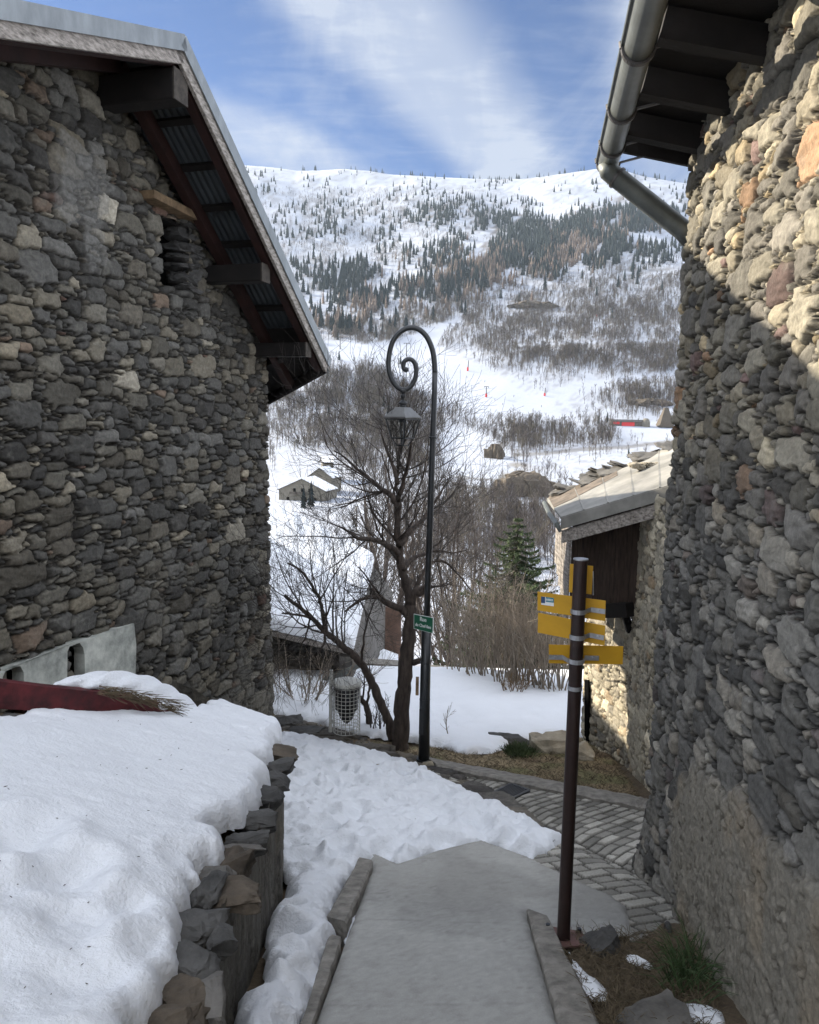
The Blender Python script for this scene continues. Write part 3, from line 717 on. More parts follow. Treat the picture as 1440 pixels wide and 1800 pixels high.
# low retaining wall line, then the far rim of the terrace
RW = [(-0.76,0.6),(-0.80,3.0),(-0.88,4.62),(-1.00,5.2),(-1.22,5.5)]
rim = GTp([(484,1283),(440,1264),(385,1244),(335,1228),(300,1222),(200,1220),(0,1218),(-120,1216)])
terr_poly = [(-9,-3),(-0.72,-3)] + RW + rim[1:] + [(-9,6.0)]
def ground_z(x, y):
    z = Zg(x, y); sd = sdist(x, y, terr_poly)
    w = sstep(-0.10, 0.0, sd)*(y > 5.3) + (sd > 0)*(y <= 5.3)
    zt = Zt(x, y) - 0.07
    return z*(1-w) + np.maximum(zt, z)*w, sd
gx = np.arange(-12, 12.001, 0.05); gy = np.arange(-5, 15.6, 0.05)
GX, GY = np.meshgrid(gx, gy, indexing='ij')
GZ, TSD = ground_z(GX, GY)
verge_poly = Gp([(560,1272),(640,1297),(700,1308),(770,1314),(850,1328),(905,1306),(960,1296),(1060,1300),(1130,1405),(1060,1400),(745,1341),(640,1312),(560,1290)])
bed_poly = Gp([(962,1640),(1010,1655),(1115,1652),(1150,1620),(1300,1650),(1500,1900),(1060,2300),(1045,1830)])
earth = np.array([0.105,0.078,0.050]); dry = np.array([0.26,0.20,0.115]); grn = np.array([0.10,0.12,0.04])
nz1 = fbm(GX*3,GY*3,5,1)[...,None]; nz2 = fbm(GX*9,GY*9,4,2)[...,None]
gc = earth*(0.6+0.8*nz2)
vm = sstep(-0.1,0.1,sdist(GX,GY,verge_poly))[...,None]
vc = dry*(0.55+0.8*nz2); g2 = sstep(0.52,0.66,nz1); vc = vc*(1-g2*.6)+grn*g2*.6
b2 = sstep(0.50,0.62,fbm(GX*2+7,GY*2,4,3))[...,None]; vc = vc*(1-b2*.5)+np.array([0.13,0.07,0.045])*b2*.5
gc = gc*(1-vm)+vc*vm
GZ = GZ + 0.03*(fbm(GX*4,GY*4,5,1)-0.5) + 0.02*(fbm(GX*14,GY*14,3,1)-0.5)
bedm = sstep(-0.05,0.12,sdist(GX,GY,bed_poly)); GZ = GZ + 0.06*bedm*(0.4+fbm(GX*5,GY*5,4,2)) - 0.05*(1-bedm)*(vm[...,0]<0.5)
ground = grid_mesh('ground', GX, GY, GZ, gc, None, 'ground'); tag(ground, 'brown winter earth and dry grass around the street', None, None, 'structure')

# ---- concrete path
pl0, pl1 = G(560,1800), G(655,1528); pr0, pr1 = G(975,1800), G(925,1616)
def extrap(a, b, y): t = (y-a.y)/(b.y-a.y); return (a.x+(b.x-a.x)*t, y)
L0 = extrap(pl0, pl1, -2.5); R0 = extrap(pr0, pr1, -2.5)
path_poly = [L0, xy2(pl0), xy2(pl1)] + Gp([(648,1509),(662,1510),(700,1527),(770,1503),(845,1484),(930,1515),(1078,1585),(1100,1602),(1112,1652),(1010,1664),(960,1640),(925,1616)]) + [xy2(pr0), R0]
def patch(name, poly, res, zf, colf=None, mat=None, jag=0.0, label=None, pad=0.05, kind='structure'):
    xs = [p[0] for p in poly]; ys = [p[1] for p in poly]
    X, Y = np.meshgrid(np.arange(min(xs)-pad,max(xs)+pad,res), np.arange(min(ys)-pad,max(ys)+pad,res), indexing='ij')
    sd = sdist(X, Y, poly)
    if jag: sd = sd + jag*(fbm(X*3.1,Y*3.1,3,1)-0.5) + jag*0.7*(fbm(X*11,Y*11,3,2)-0.5)
    Z = zf(X, Y, sd)
    keep = sd > 0; kf = keep[:-1,:-1] | keep[1:,1:] | keep[1:,:-1] | keep[:-1,1:]
    # pull the rim vertices onto the outline so that the edge is not a staircase
    rimv = (sd <= 0) & (sd > -2*res)
    gx_, gy_ = np.gradient(sd, res); gl = np.hypot(gx_,gy_)+1e-6
    X = np.where(rimv, X - sd*gx_/gl, X); Y = np.where(rimv, Y - sd*gy_/gl, Y)
    Z = np.where(rimv, zf(X, Y, np.zeros_like(sd)), Z)
    c = colf(X, Y, sd) if colf else None
    o = grid_mesh(name, X, Y, Z, c, kf, mat); tag(o, label, None, None, kind); return o
def zc_(X, Y, sd): return Zg(X,Y) + 0.045 + 0.006*(fbm(X*2.5,Y*2.5,4,1)-0.5) + 0.0025*(fbm(X*30,Y*30,3,2)-0.5) + 0.02*sstep(0.0,0.02,sd) - 0.02
def conc_col(X, Y, sd):
    n = fbm(X*1.6,Y*1.6,5,1)[...,None]; n2 = fbm(X*60,Y*60,2,2)[...,None]
    c = np.array([0.40,0.395,0.37])*(0.80+0.40*n)*(0.85+0.3*n2)
    st = sstep(0.56,0.70,fbm(X*2.2+9,Y*0.9,5,3))[...,None]*0.25; c = c*(1-st)+np.array([0.20,0.19,0.175])*st
    fr = sstep(4.35,4.75,Y+0.35*(fbm(X*2,Y*2,3,1)-0.5)+0.25*X)[...,None]*0.35
    c = c*(1-fr)+np.array([0.44,0.425,0.385])*fr
    ed = (1-sstep(0,0.07,sd))[...,None]*0.35*sstep(0.4,0.6,fbm(X*7,Y*7,3,0))[...,None]; c = c*(1-ed)+np.array([0.09,0.085,0.075])*ed
    for (ya,yb_,k_) in ((3.05,0.06,1.3),(4.05,-0.05,2.1),(5.2,0.10,3.3)):
        ln = np.exp(-((Y-ya-yb_*X-0.02*(fbm(X*6+k_,Y*0+k_,3,1)-0.5))/0.006)**2)[...,None]*0.22; c = c*(1-ln)+np.array([0.10,0.095,0.085])*ln
    crk = np.exp(-(np.abs(fbm(X*1.7+4,Y*1.7,5,0)-0.5)/0.004)**2)[...,None]*0.30*sstep(0.5,0.62,fbm(X*0.9,Y*0.9+3,2,2))[...,None]; c = c*(1-crk)+np.array([0.09,0.085,0.08])*crk
    grit = sstep(0.60,0.68,fbm(X*16,Y*16,4,0))[...,None]*0.12; c = c*(1-grit)+np.array([0.12,0.11,0.095])*grit
    wet = sstep(0.52,0.62,fbm(X*1.1+2,Y*0.7,4,3))[...,None]*0.16; c = c*(1-wet)
    return c
attr_mat('concrete_sheet', rough=0.92, var=0.22, nscale=180, bump=0.0018, bscale=160)
patch('concrete_path', path_poly, 0.022, zc_, conc_col, 'concrete_sheet', label='smooth grey concrete path running downhill between kerbs')
# ---- kerbs of the path
def kerb(name, inner, outer, h, label, mat='concrete_kerb', seed=1):
    """blocks between an inner and an outer edge line given on the ground"""
    rnd = random.Random(seed); mb = MB(); n = len(inner); M = 14
    vs = []; rows = []
    ts = [i/(M*(n-1)) for i in range(M*(n-1)+1)]
    def at(l, t):
        k = min(int(t*(n-1)), n-2); return lerp2(l[k], l[k+1], t*(n-1)-k)
    for t in ts:
        a = at(inner,t); b = at(outer,t); j = rnd.uniform(-.005,.005)
        za, zb = float(Zg(*a)), float(Zg(*b)); hh = h + rnd.uniform(-.006,.006)
        m1 = lerp2(a,b,0.10); m2 = lerp2(a,b,0.88)
        rows.append([(a[0]+j,a[1],za-.1),(a[0]+j,a[1],za+hh-.015),(m1[0]+j,m1[1],za+hh),(m2[0],m2[1],zb+hh),(b[0],b[1],zb+hh-.02),(b[0],b[1],zb-.1)])
    for r in rows: vs += r
    k = 6; fs = []
    for i in range(len(rows)-1):
        for j in range(k-1): fs.append((i*k+j, i*k+j+1, (i+1)*k+j+1, (i+1)*k+j))
    fs.append(tuple(range(k-1,-1,-1))); fs.append(tuple((len(rows)-1)*k+j for j in range(k)))
    mb.add(vs, fs); return mb.build(name, mat)
off = lambda p, dx, dy=0: (p[0]+dx, p[1]+dy)
kl_in = [xy2(pl0), xy2(G(602,1668))]; kl_out = [xy2(G(536,1800)), xy2(G(577,1662))]
k1 = kerb('path_kerb', [L0]+kl_in, [off(L0,-.09)]+kl_out, 0.07, ''); tag(k1, 'long near kerb on the left of the concrete path, edged with snow', 'kerb', 'kerbs along the concrete path')
k2 = kerb('path_kerb', [xy2(G(610,1652)), xy2(G(655,1538))], [xy2(G(572,1640)), xy2(G(629,1531))], 0.10, '', seed=3); tag(k2, 'short raised kerb block left of the concrete path, by the snow', 'kerb', 'kerbs along the concrete path')
k3 = kerb('path_kerb', [R0, xy2(pr0), xy2(pr1)], [off(R0,.17), xy2(G(1043,1800)), xy2(G(966,1636))], 0.08, '', seed=5); tag(k3, 'crumbling kerb on the right of the path, leading to the signpost', 'kerb', 'kerbs along the concrete path')

# ---- cobbled street
street_poly = Gp([(742,1349),(900,1380),(1105,1421),(1180,1436),(1500,1500),(1700,1900),(1300,1760),(1110,1665),(1070,1612),(1040,1590),(920,1530),(965,1490),(905,1432),(880,1418),(830,1397),(770,1372)])
sa, sb = G(1015,1452), G(1129,1411); SANG = math.atan2(sb.y-sa.y, sb.x-sa.x)
gut_a, gut_b = G(872,1402), G(1135,1545)
def sett(X, Y, ang, l, w, seed):
    c, s_ = math.cos(ang), math.sin(ang)
    wx = X + 0.012*(fbm(X*4,Y*4,3,seed)-0.5); wy = Y + 0.02*(fbm(X*3,Y*3,3,seed+1)-0.5)
    u = wx*c+wy*s_; v = -wx*s_+wy*c
    row = np.floor(v/w); rr = _T[0][(row.astype(int)*7+seed*31)&255, 3]; ll = l*(0.8+0.45*_T[1][(row.astype(int)*5)&255,9])
    uu = u/ll + rr*3; cellu = np.floor(uu); fu = uu-cellu; fv = v/w-row
    e = np.minimum(np.minimum(fu,1-fu)*ll, np.minimum(fv,1-fv)*w)
    idn = _T[2][(cellu.astype(int)*13+row.astype(int)*57)&255, (row.astype(int)*29+cellu.astype(int)*3)&255]
    return e, idn
def street_fields(X, Y):
    d = (X-gut_a.x)*(gut_b.y-gut_a.y) - (Y-gut_a.y)*(gut_b.x-gut_a.x); L_ = math.hypot(gut_b.x-gut_a.x, gut_b.y-gut_a.y); d = -d/L_
    e1, i1 = sett(X, Y, SANG, 0.21, 0.095, 1); e2, i2 = sett(X, Y, SANG-R(22), 0.20, 0.115, 4)
    far = d > 0.0
    e = np.where(far, e1, e2); i = np.where(far, i1, i2)
    e = np.minimum(e, np.abs(d)*0.9)
    return e, i, d
def z_st(X, Y, sd):
    e, i, d = street_fields(X, Y); p = sstep(0.003, 0.013, e + 0.004*(fbm(X*40,Y*40,2,1)-0.5))
    return Zg(X,Y) + 0.006 + p*(0.016+0.012*i) + 0.004*(fbm(X*25,Y*25,3,2)-0.5) - 0.03*np.exp(-(d/0.12)**2)
def c_st(X, Y, sd):
    e, i, d = street_fields(X, Y); p = sstep(0.004,0.018,e)[...,None]
    c = np.array([0.34,0.325,0.285])*(0.50+0.75*i[...,None])*(0.8+0.4*fbm(X*8,Y*8,4,1)[...,None])
    c = c*(1-0.25*sstep(0.55,0.7,fbm(X*1.3,Y*1.3,3,2))[...,None])
    return np.array([0.05,0.045,0.038])*(1-p)+c*p
patch('cobbled_street', street_poly, 0.012, z_st, c_st, 'setts', label='cobbled street of small grey stone setts crossing behind the houses')
# ---- flagstone strip between the snow and the garden
flag_poly = Gp([(470,1258),(520,1262),(560,1281),(640,1300),(745,1338),(772,1354),(830,1376),(900,1412),(990,1482),(960,1500),(900,1450),(800,1410),(740,1395),(600,1340),(500,1320),(470,1290)])
xs = [p[0] for p in flag_poly]; ys = [p[1] for p in flag_poly]
rnd = random.Random(3); stf = 0.016
S_ = np.arange(min(xs)-.05,max(xs)+.05,stf); T_ = np.arange(min(ys)-.05,max(ys)+.05,stf)
stones = pack(min(xs),max(xs),min(ys),max(ys),[(0.25,0.42,0.16,0.28,160),(0.12,0.25,0.08,0.16,700),(0.05,0.12,0.04,0.08,2500)], rnd, rot=0.5)
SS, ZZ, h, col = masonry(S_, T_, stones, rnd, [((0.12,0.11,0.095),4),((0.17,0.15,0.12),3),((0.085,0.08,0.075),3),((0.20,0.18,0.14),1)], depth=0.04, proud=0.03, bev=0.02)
sd = sdist(SS, ZZ, flag_poly); kf = (sd > 0)[:-1,:-1]
fl = grid_mesh('flagstones', SS, ZZ, Zg(SS,ZZ)+0.035+h, col, kf, 'rubble'); tag(fl, 'rough dark flagstones edging the street', None, None, 'structure')
k4 = kerb('garden_kerb', Gp([(768,1356),(900,1384),(1105,1425),(1150,1437)]), Gp([(750,1338),(900,1366),(1115,1407),(1165,1420)]), 0.07, '', seed=9); tag(k4, 'pale concrete kerb between cobbled street and grass, from lamp to barn', 'kerb')
# drain grate
ga, gb_, gc_, gd = G(868,1400), G(898,1384), G(930,1396), G(897,1412)
o_ = thing('drain_grate', (ga+gb_+gc_+gd)/4, 'small dark iron drain grate set in the cobbles', 'drain')
mb = MB(); up = Vector((0,0,0.030)); fr = [p+up for p in (ga,gb_,gc_,gd)]
for a,b in zip(fr, fr[1:]+fr[:1]): mb.beam(a,b,0.025,0.03)
mb.build('frame','iron_black',o_)
for k in range(1,10):
    t = k/10; a = fr[0].lerp(fr[3],0).lerp(fr[1],t) if False else fr[0].lerp(fr[1],0)
    mb = MB(); mb.beam(fr[0].lerp(fr[3],t), fr[1].lerp(fr[2],t), 0.012, 0.02); mb.build('bar','iron_black',o_)
mb = MB(); mb.add([p+Vector((0,0,.012)) for p in (ga,gb_,gc_,gd)], [(0,1,2,3)]); mb.build('pit','black_void',o_)

# ---- snow between wall and path
snow_poly = Gp([(492,1296),(540,1302),(600,1312),(660,1332),(705,1346),(745,1366),(800,1392),(850,1412),(905,1440),(950,1466),(982,1486),(962,1506),(930,1517),(845,1488),(770,1505),(700,1529),(662,1512),(640,1530),(612,1566),(578,1632),(588,1665),(572,1690),(545,1760),(530,1815)]) + [off(L0,-.12),(-0.78,-2.5),(-0.62,2.2),(-0.66,3.2),(-0.73,4.4),(-0.76,4.75),(-1.3,5.6),(-1.9,7.2),(-1.75,8.6)]
lump_r = np.random.RandomState(5)
dents = [(lump_r.uniform(-1.9,1.6), lump_r.uniform(2.2,9.0), lump_r.uniform(0.05,0.13), lump_r.uniform(0.025,0.075), lump_r.uniform(0,3.14)) for _ in range(420)]
def z_sn(X, Y, sd):
    e = np.clip(sd/0.16, 0, 1); t = np.sqrt(np.maximum(0, 1-(1-e)**2))
    thick = 0.105 + 0.05*(fbm(X*1.2,Y*1.2,3,0)) + 0.02*np.exp(-((X+0.62)/0.18)**2)*(Y<4.6)
    d = np.zeros_like(X)
    for (a,b,r,dp,th) in dents:
        m = (np.abs(X-a) < 2.2*r) & (np.abs(Y-b) < 3.2*r)
        if not m.any(): continue
        dx, dy = X[m]-a, Y[m]-b; u = (dx*math.cos(th)+dy*math.sin(th))/r; v = (-dx*math.sin(th)+dy*math.cos(th))/(r*1.4)
        q = u*u+v*v; d[m] -= dp*np.exp(-q*1.2); d[m] += dp*0.45*np.exp(-(np.sqrt(q)-1.25)**2*9)
    rg = 0.085*(fbm(X*5,Y*5,5,1)-0.5) + 0.048*(fbm(X*16,Y*16,4,2)-0.5) + 0.020*(fbm(X*42,Y*42,3,3)-0.5)
    return Zg(X,Y) - 0.01 + t*np.maximum(thick + d + rg, 0.012)
patch('snow', snow_poly, 0.016, z_sn, None, 'snow', jag=0.13, label='trampled lumpy snow between the low wall and the concrete path', pad=0.1)
# little lumps of snow left on the kerb, path edge and bed
for i, pl_ in enumerate([[(612,1600),(626,1570),(634,1600),(630,1640),(608,1655),(600,1640)], [(990,1674),(1006,1690),(1030,1730),(1062,1760),(1066,1778),(1040,1776),(1016,1745),(1000,1710)],
                         [(1180,1815),(1200,1790),(1240,1793),(1262,1800),(1270,1825)], [(1098,1700),(1120,1705),(1150,1717),(1140,1722),(1105,1712)]]):
    def zz_(X,Y,sd,i=i): return Zg(X,Y)+(0.055 if i else 0.0)+0.05*np.sqrt(np.clip(sd/0.05,0,1))*(0.6+0.6*fbm(X*9,Y*9,3,1))-0.01
    patch('snow', Gp(pl_), 0.010, zz_, None, 'snow', jag=0.05, label='thin patch of melting snow near the path edge')

# ---- snow in the garden beyond the lamp
gsnow_poly = Gp([(505,1262),(560,1275),(600,1284),(650,1293),(690,1300),(735,1304),(775,1312),(820,1326),(868,1322),(900,1308),(960,1299),(1040,1300),(1040,1240)]) + [(4.5,10.8),(5.5,14.3),(-4.5,14.3),(-3.2,12.2)]
def z_gs(X, Y, sd):
    t = np.sqrt(np.clip(1-(1-np.clip(sd/0.25,0,1))**2, 0, 1))
    return Zg(X,Y) - 0.02 + t*(0.07+0.07*fbm(X*0.9,Y*0.9,3,1)+0.02*(fbm(X*6,Y*6,3,2)-0.5))
patch('snow', gsnow_poly, 0.035, z_gs, None, 'snow', jag=0.25, label='smooth snow covering the garden beyond the lamp post')

# ================================================================== LOW WALL AND TERRACE
lw = thing('retaining_wall', (RW[2][0],RW[2][1],-3.05), 'low weathered retaining wall topped with jutting stone slabs, holding the snowy terrace', 'wall')
rnd = random.Random(21); st = 0.010
pts = [(-0.66,0.9),(-0.70,3.0),(-0.752,4.62),(-0.84,5.2),(-1.1,5.6),(-1.9,6.2)]
s, xy, nn, L = wall_path(pts, st, 1, 0.05)
ZW = np.arange(-3.5,-1.2,st)
stones = pack(0,L[-1],-3.6,-1.1,[(0.16,0.3,0.10,0.2,60),(0.08,0.16,0.05,0.1,500),(0.03,0.08,0.02,0.05,2500)], rnd)
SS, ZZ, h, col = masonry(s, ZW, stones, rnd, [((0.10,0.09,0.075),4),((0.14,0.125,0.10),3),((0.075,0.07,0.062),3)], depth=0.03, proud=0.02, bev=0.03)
ren = sstep(0.35,0.6,fbm(SS*1.5,ZZ*1.5,3,2)+0.15)
stk = fbm(SS*28,ZZ*2.2,4,1)
h = h*(1-ren*.8)+ren*.8*(0.012*(fbm(SS*10,ZZ*5,4,1)-0.5)+0.008*(stk-0.5))
col = col*(1-ren[...,None]*.8)+ren[...,None]*.8*np.array([0.130,0.121,0.102])*(0.4+1.2*stk)[...,None]
Xw = xy[:,0][:,None]+nn[:,0][:,None]*h; Yw = xy[:,1][:,None]+nn[:,1][:,None]*h
topz = Zt(Xw, Yw) - 0.03 + 0.03*(fbm(SS*6,SS*0+3,3,1)-0.5)
kf = (ZZ < topz)[:-1,:-1]
grid_mesh('wall_face', Xw, Yw, ZZ, col, kf, 'rubble', lw)
# capstones  (px, py, length across, along, height, tilt, material)
def GTd(px, py, dz): return GT(px, py, dz)
caps = [(503,1318,.26,.20,.09,0.1,'rock_brown'),(497,1344,.24,.15,.08,-.1,'rock'),(487,1366,.25,.17,.10,.15,'rock'),(480,1397,.20,.16,.10,0,'rock'),
        (465,1433,.22,.18,.10,.1,'rock'),(447,1472,.22,.16,.11,.05,'rock'),(432,1488,.26,.05,.025,.3,'slate'),(420,1510,.16,.18,.13,-.3,'rock_brown'),
        (392,1535,.20,.16,.10,.5,'slate'),(418,1562,.30,.20,.07,.25,'rock_brown'),(372,1560,.14,.20,.10,.0,'rock'),(357,1618,.28,.22,.13,.1,'rock'),
        (350,1690,.22,.20,.09,.35,'rock'),(318,1790,.24,.16,.12,.1,'rock_brown'),(372,1745,.14,.22,.08,.3,'slate'),(338,1745,.16,.16,.08,.7,'rock_brown'),(395,1640,.12,.14,.07,.4,'rock')]
for i,(a,b,lx,ly,hz,rot,mt) in enumerate(caps):
    c = GT(a, b, 0.0); mb = MB()
    rock_mb(mb, c+Vector((-lx*0.16,0,-hz*0.35)), (lx*0.86,ly*0.95,hz*1.0), 40+i, Matrix.Rotation(rot,3,'Z') @ Matrix.Rotation(random.Random(i).uniform(-.12,.12),3,'Y'))
    mb.build('capstone', mt, lw)
# terrace snow with a melted, overhanging lip
tsnow = [(-5,-1.5),(-0.95,-1.5)] + GTp([(250,1860),(275,1798),(312,1722),(327,1668),(300,1606),(322,1580),(345,1548),(338,1524),(368,1512),(398,1522),(402,1480),(372,1470),(430,1440),(440,1422),(462,1400),(472,1388),(484,1370),(462,1350),(490,1330),(478,1312),(496,1300),(488,1280)]) + rim[1:3] + [xy2(GT(a,b,0.09)) for a,b in ((352,1232),(325,1242),(300,1246),(250,1242),(200,1238),(160,1231),(110,1216),(60,1232),(0,1252),(-120,1268),(-700,1290))]
tsn_l = np.random.RandomState(3)
tdents = [(30,1505,.16,.06),(95,1470,.10,.02),(130,1562,.13,.05),(65,1600,.15,.03),(170,1640,.14,.035),(110,1650,.12,.02),(250,1620,.10,.02),(330,1530,.10,.03),(290,1690,.12,.04),(60,1740,.2,.03),(200,1760,.18,.03)]
tdents = [(GT(a,b).x, GT(a,b).y, r, d) for a,b,r,d in tdents]
def z_ts(X, Y, sd):
    e = np.clip(sd/0.075,0,1); t = np.sqrt(np.maximum(0,1-(1-e)**2))
    th = 0.075 + 0.04*fbm(X*1.1,Y*1.1,3,1) + 0.05*(fbm(X*3.5,Y*3.5,3,0)-0.5)*sstep(0.9,0.05,sd) + 0.012*(fbm(X*2+Y*3,Y*14-X*5,3,2)-0.5) + 0.012*(fbm(X*26,Y*26,4,1)-0.5)
    near = sstep(3.2,2.4,Y)*0.035*(fbm(X*12,Y*12,4,0)-0.5)
    d = 0
    for a,b,r,dp in tdents:
        q = ((X-a)**2+((Y-b)*0.8)**2)/(r*r); d = d - 1.5*dp*np.exp(-q*1.6) + dp*0.4*np.exp(-(np.sqrt(q)-1.3)**2*8)
    edge = 0.02*(fbm(X*9,Y*9,4,3)-0.5)*sstep(0.5,0.0,sd)
    return Zt(X,Y) - 0.05 + t*(th+0.05) + (d+edge+near)*sstep(0,0.12,sd)
patch('snow', tsnow, 0.016, z_ts, None, 'snow', jag=0.13, label='thick smooth snow on the terrace at left, with a melted lip', pad=0.1)
# specks of bark and leaf litter blown onto the snow
mb = MB(); rnd = random.Random(808)
for k in range(75):
    if k < 48: px, py = rnd.uniform(0,430), rnd.uniform(1290,1800); c = GT(px,py,0.0); ok = sdist(np.array([c.x]),np.array([c.y]),tsnow)[0] > .15; zz = float(z_ts(np.array([[c.x]]),np.array([[c.y]]),sdist(np.array([[c.x]]),np.array([[c.y]]),tsnow))[0,0])
    else: px, py = rnd.uniform(500,940), rnd.uniform(1320,1500); c = G(px,py,.1); ok = sdist(np.array([c.x]),np.array([c.y]),snow_poly)[0] > .1; zz = float(z_sn(np.array([[c.x]]),np.array([[c.y]]),sdist(np.array([[c.x]]),np.array([[c.y]]),snow_poly))[0,0])
    if not ok: continue
    a = rnd.random()*6.28; l = rnd.uniform(.003,.009); d = Vector((math.cos(a),math.sin(a),rnd.uniform(-.1,.3)))*l; q = Vector((c.x,c.y,zz+.003)); mb.tube([q-d,q,q+d],[.0008,.0018,.0008],4)
tag(mb.build('litter_specks','bark'), 'dark specks of bark and leaf litter scattered on the snow', None, None, 'stuff')
# red beam with hay, snow on its back
rb = thing('red_beam', GT(150,1240,0.02), 'dark red painted beam lying half buried in the terrace snow, hay along its top', 'beam')
def bp(px, py, D): return P(px, py, D)
def bp(px, py, D): return P(px, py, D + GT(px,1258,0.09).y + 0.10)
DB = 0.0
poly = [bp(-60,1188,DB),bp(0,1198,DB),bp(75,1207,DB),(bp(150,1214,DB)),bp(225,1222,DB),bp(285,1235,DB),bp(308,1252,DB),bp(304,1268,DB),bp(200,1258,DB),bp(75,1250,DB),bp(-60,1244,DB)]
mb = MB(); mb.prism(poly, Vector((-0.02,0.05,0))); bo = mb.build('beam','red_paint',rb); tri(bo); bevel(bo,0.004)
rnd = random.Random(8); mb = MB()
for k in range(240):
    px = rnd.uniform(170,312); t = (px-95)/217; py = 1207+ 30*max(0,t-0.25)**1.5*1.6 + rnd.uniform(-4,9+8*t)
    a = bp(px, py, DB-0.015-rnd.random()*0.03); ang = rnd.gauss(0.25,0.35); ln = rnd.uniform(0.04,0.13)
    d = Vector((math.cos(ang), rnd.uniform(-.2,.1), -math.sin(ang)*0.6)).normalized()*ln
    mb.tube([a, a+d*0.5+Vector((0,-.006,.004)), a+d], [0.0022,0.002,0.001], 3, cap=False)
mb.build('hay','hay',rb)
# snow roll lying on the beam's back
path = [(95,1203,.012),(118,1200,.03),(150,1196,.045),(190,1196,.06),(230,1202,.065),(262,1212,.07),(292,1226,.075),(318,1243,.075),(345,1262,.06)]
vs = []; fs = []; nseg = 14; rows = 60
pp = [bp(a,b,DB+0.10) for a,b,_ in path]
for i in range(rows):
    t = i/(rows-1)*(len(path)-1); k = min(int(t),len(path)-2); f = t-k; c = pp[k].lerp(pp[k+1],f); r = path[k][2]*(1-f)+path[k+1][2]*f
    for j in range(nseg):
        a = 2*math.pi*j/nseg; rr = r*(1+0.14*math.sin(i*0.7+j)+0.10*math.sin(i*0.31+2*j))
        vs.append(c+Vector((0.0, math.cos(a)*rr*1.9, math.sin(a)*rr*0.9)))
for i in range(rows-1):
    for j in range(nseg): fs.append((i*nseg+j,(i+1)*nseg+j,(i+1)*nseg+(j+1)%nseg,i*nseg+(j+1)%nseg))
fs.append(tuple(range(nseg))); fs.append(tuple((rows-1)*nseg+j for j in range(nseg-1,-1,-1)))
mb = MB(); mb.add(vs, fs); so = mb.build('snow_roll','snow',rb,smooth=True); sm = so.modifiers.new('s','SUBSURF'); sm.levels = 1; sm.render_levels = 1
# small dark stone poking from the snow
mb = MB(); rock_mb(mb, GT(14,1262,0.04), (0.09,0.08,0.05), 71); tag(mb.build('stone','rock',origin=GT(14,1262,0.0)), 'small dark stone poking through the terrace snow below the red beam', 'stone')

# ---- bed by the right wall
for i,(a,b,sz,mt,lb) in enumerate([(1058,1668,(0.17,0.15,0.17),'rock','dark squarish stone standing beside the signpost foot'),(1145,1795,(0.28,0.20,0.10),'slate','broad flat grey stone lying in the bed at bottom right'),
                                ]):
    c = G(a,b,0.05); mb = MB(); rock_mb(mb, c, sz, 90+i, Matrix.Rotation(0.3,3,'Z')); tag(mb.build('stone',mt,origin=c), lb, 'stone')
rnd = random.Random(31); mb = MB(); k = 0
while k < 2600:
    px = rnd.uniform(1000,1260); py = rnd.uniform(1655,1830); p = G(px,py)
    if sdist(np.array([p.x]),np.array([p.y]),bed_poly)[0] < 0.02: continue
    k += 1; a = rnd.uniform(0,6.28); ln = rnd.uniform(0.03,0.10); l2 = rnd.uniform(0.0,0.7)
    b0 = p+Vector((0,0,0.05)); d = Vector((math.cos(a),math.sin(a),l2)).normalized()*ln
    mb.tube([b0, b0+d*.6+Vector((0,0,.012)), b0+d], [0.0016,0.0014,0.0006], 3, cap=False)
tag(mb.build('dry_grass','hay'), 'matted dry grass in the bed at the foot of the right house', None, None, 'stuff')
mb = MB()
for k in range(200):
    c = G(1205+rnd.gauss(0,16), 1725+rnd.gauss(0,22), 0.03); a = rnd.uniform(0,6.28); ln = rnd.uniform(0.12,0.30)
    d = Vector((math.cos(a)*0.7,math.sin(a)*0.5-.2,rnd.uniform(.5,1.1))).normalized()*ln
    mb.tube([c, c+d*.55+Vector((0,0,.03)), c+d+Vector((0,0,-.03))], [0.0026,0.002,0.0006], 3, cap=False)
tag(mb.build('grass_tuft','green_blade',origin=G(1205,1735)), 'green grass tuft growing against the foot of the right house', 'grass')
# ---- grass verge
mb = MB(); rnd = random.Random(33); k = 0
vx = [p[0] for p in verge_poly]; vy = [p[1] for p in verge_poly]
cand = np.array([(rnd.uniform(min(vx),max(vx)), rnd.uniform(min(vy),max(vy))) for _ in range(16000)])
sdv = sdist(cand[:,0],cand[:,1],verge_poly)
for (x,y),q in zip(cand,sdv):
    if q < 0.02: continue
    b0 = Vector((x,y,float(Zg(x,y))-0.01)); a = rnd.uniform(0,6.28); ln = rnd.uniform(0.03,0.09)
    d = Vector((math.cos(a),math.sin(a),rnd.uniform(.2,1.2))).normalized()*ln
    mb.tube([b0,b0+d*.6,b0+d+Vector((0,0,-.01))],[0.003,0.0025,0.001],3,cap=False)
tag(mb.build('verge_grass','hay'), 'short dry grass on the verge between kerb and garden snow', None, None, 'stuff')
for i,(a,b,sz,mt,lb) in enumerate([(842,1301,(0.28,0.2,0.10),'rock','small dark flat stone in the garden snow, left of the pair'),(895,1302,(0.52,0.22,0.13),'rock','long dark flat stone in the garden snow, beside the pale blocks'),
                                (972,1318,(0.60,0.35,0.34),'block_pale','pale sunlit stone block at the left end of the garden step'),(1022,1330,(0.30,0.35,0.30),'block_pale','pale stone block standing against the barn corner')]):
    c = G(a,b,0.02); mb = MB(); rock_mb(mb, c, sz, 190+i, Matrix.Rotation(-0.05,3,'Z')); tag(mb.build('stone',mt,origin=c), lb, 'stone')
mb = MB()
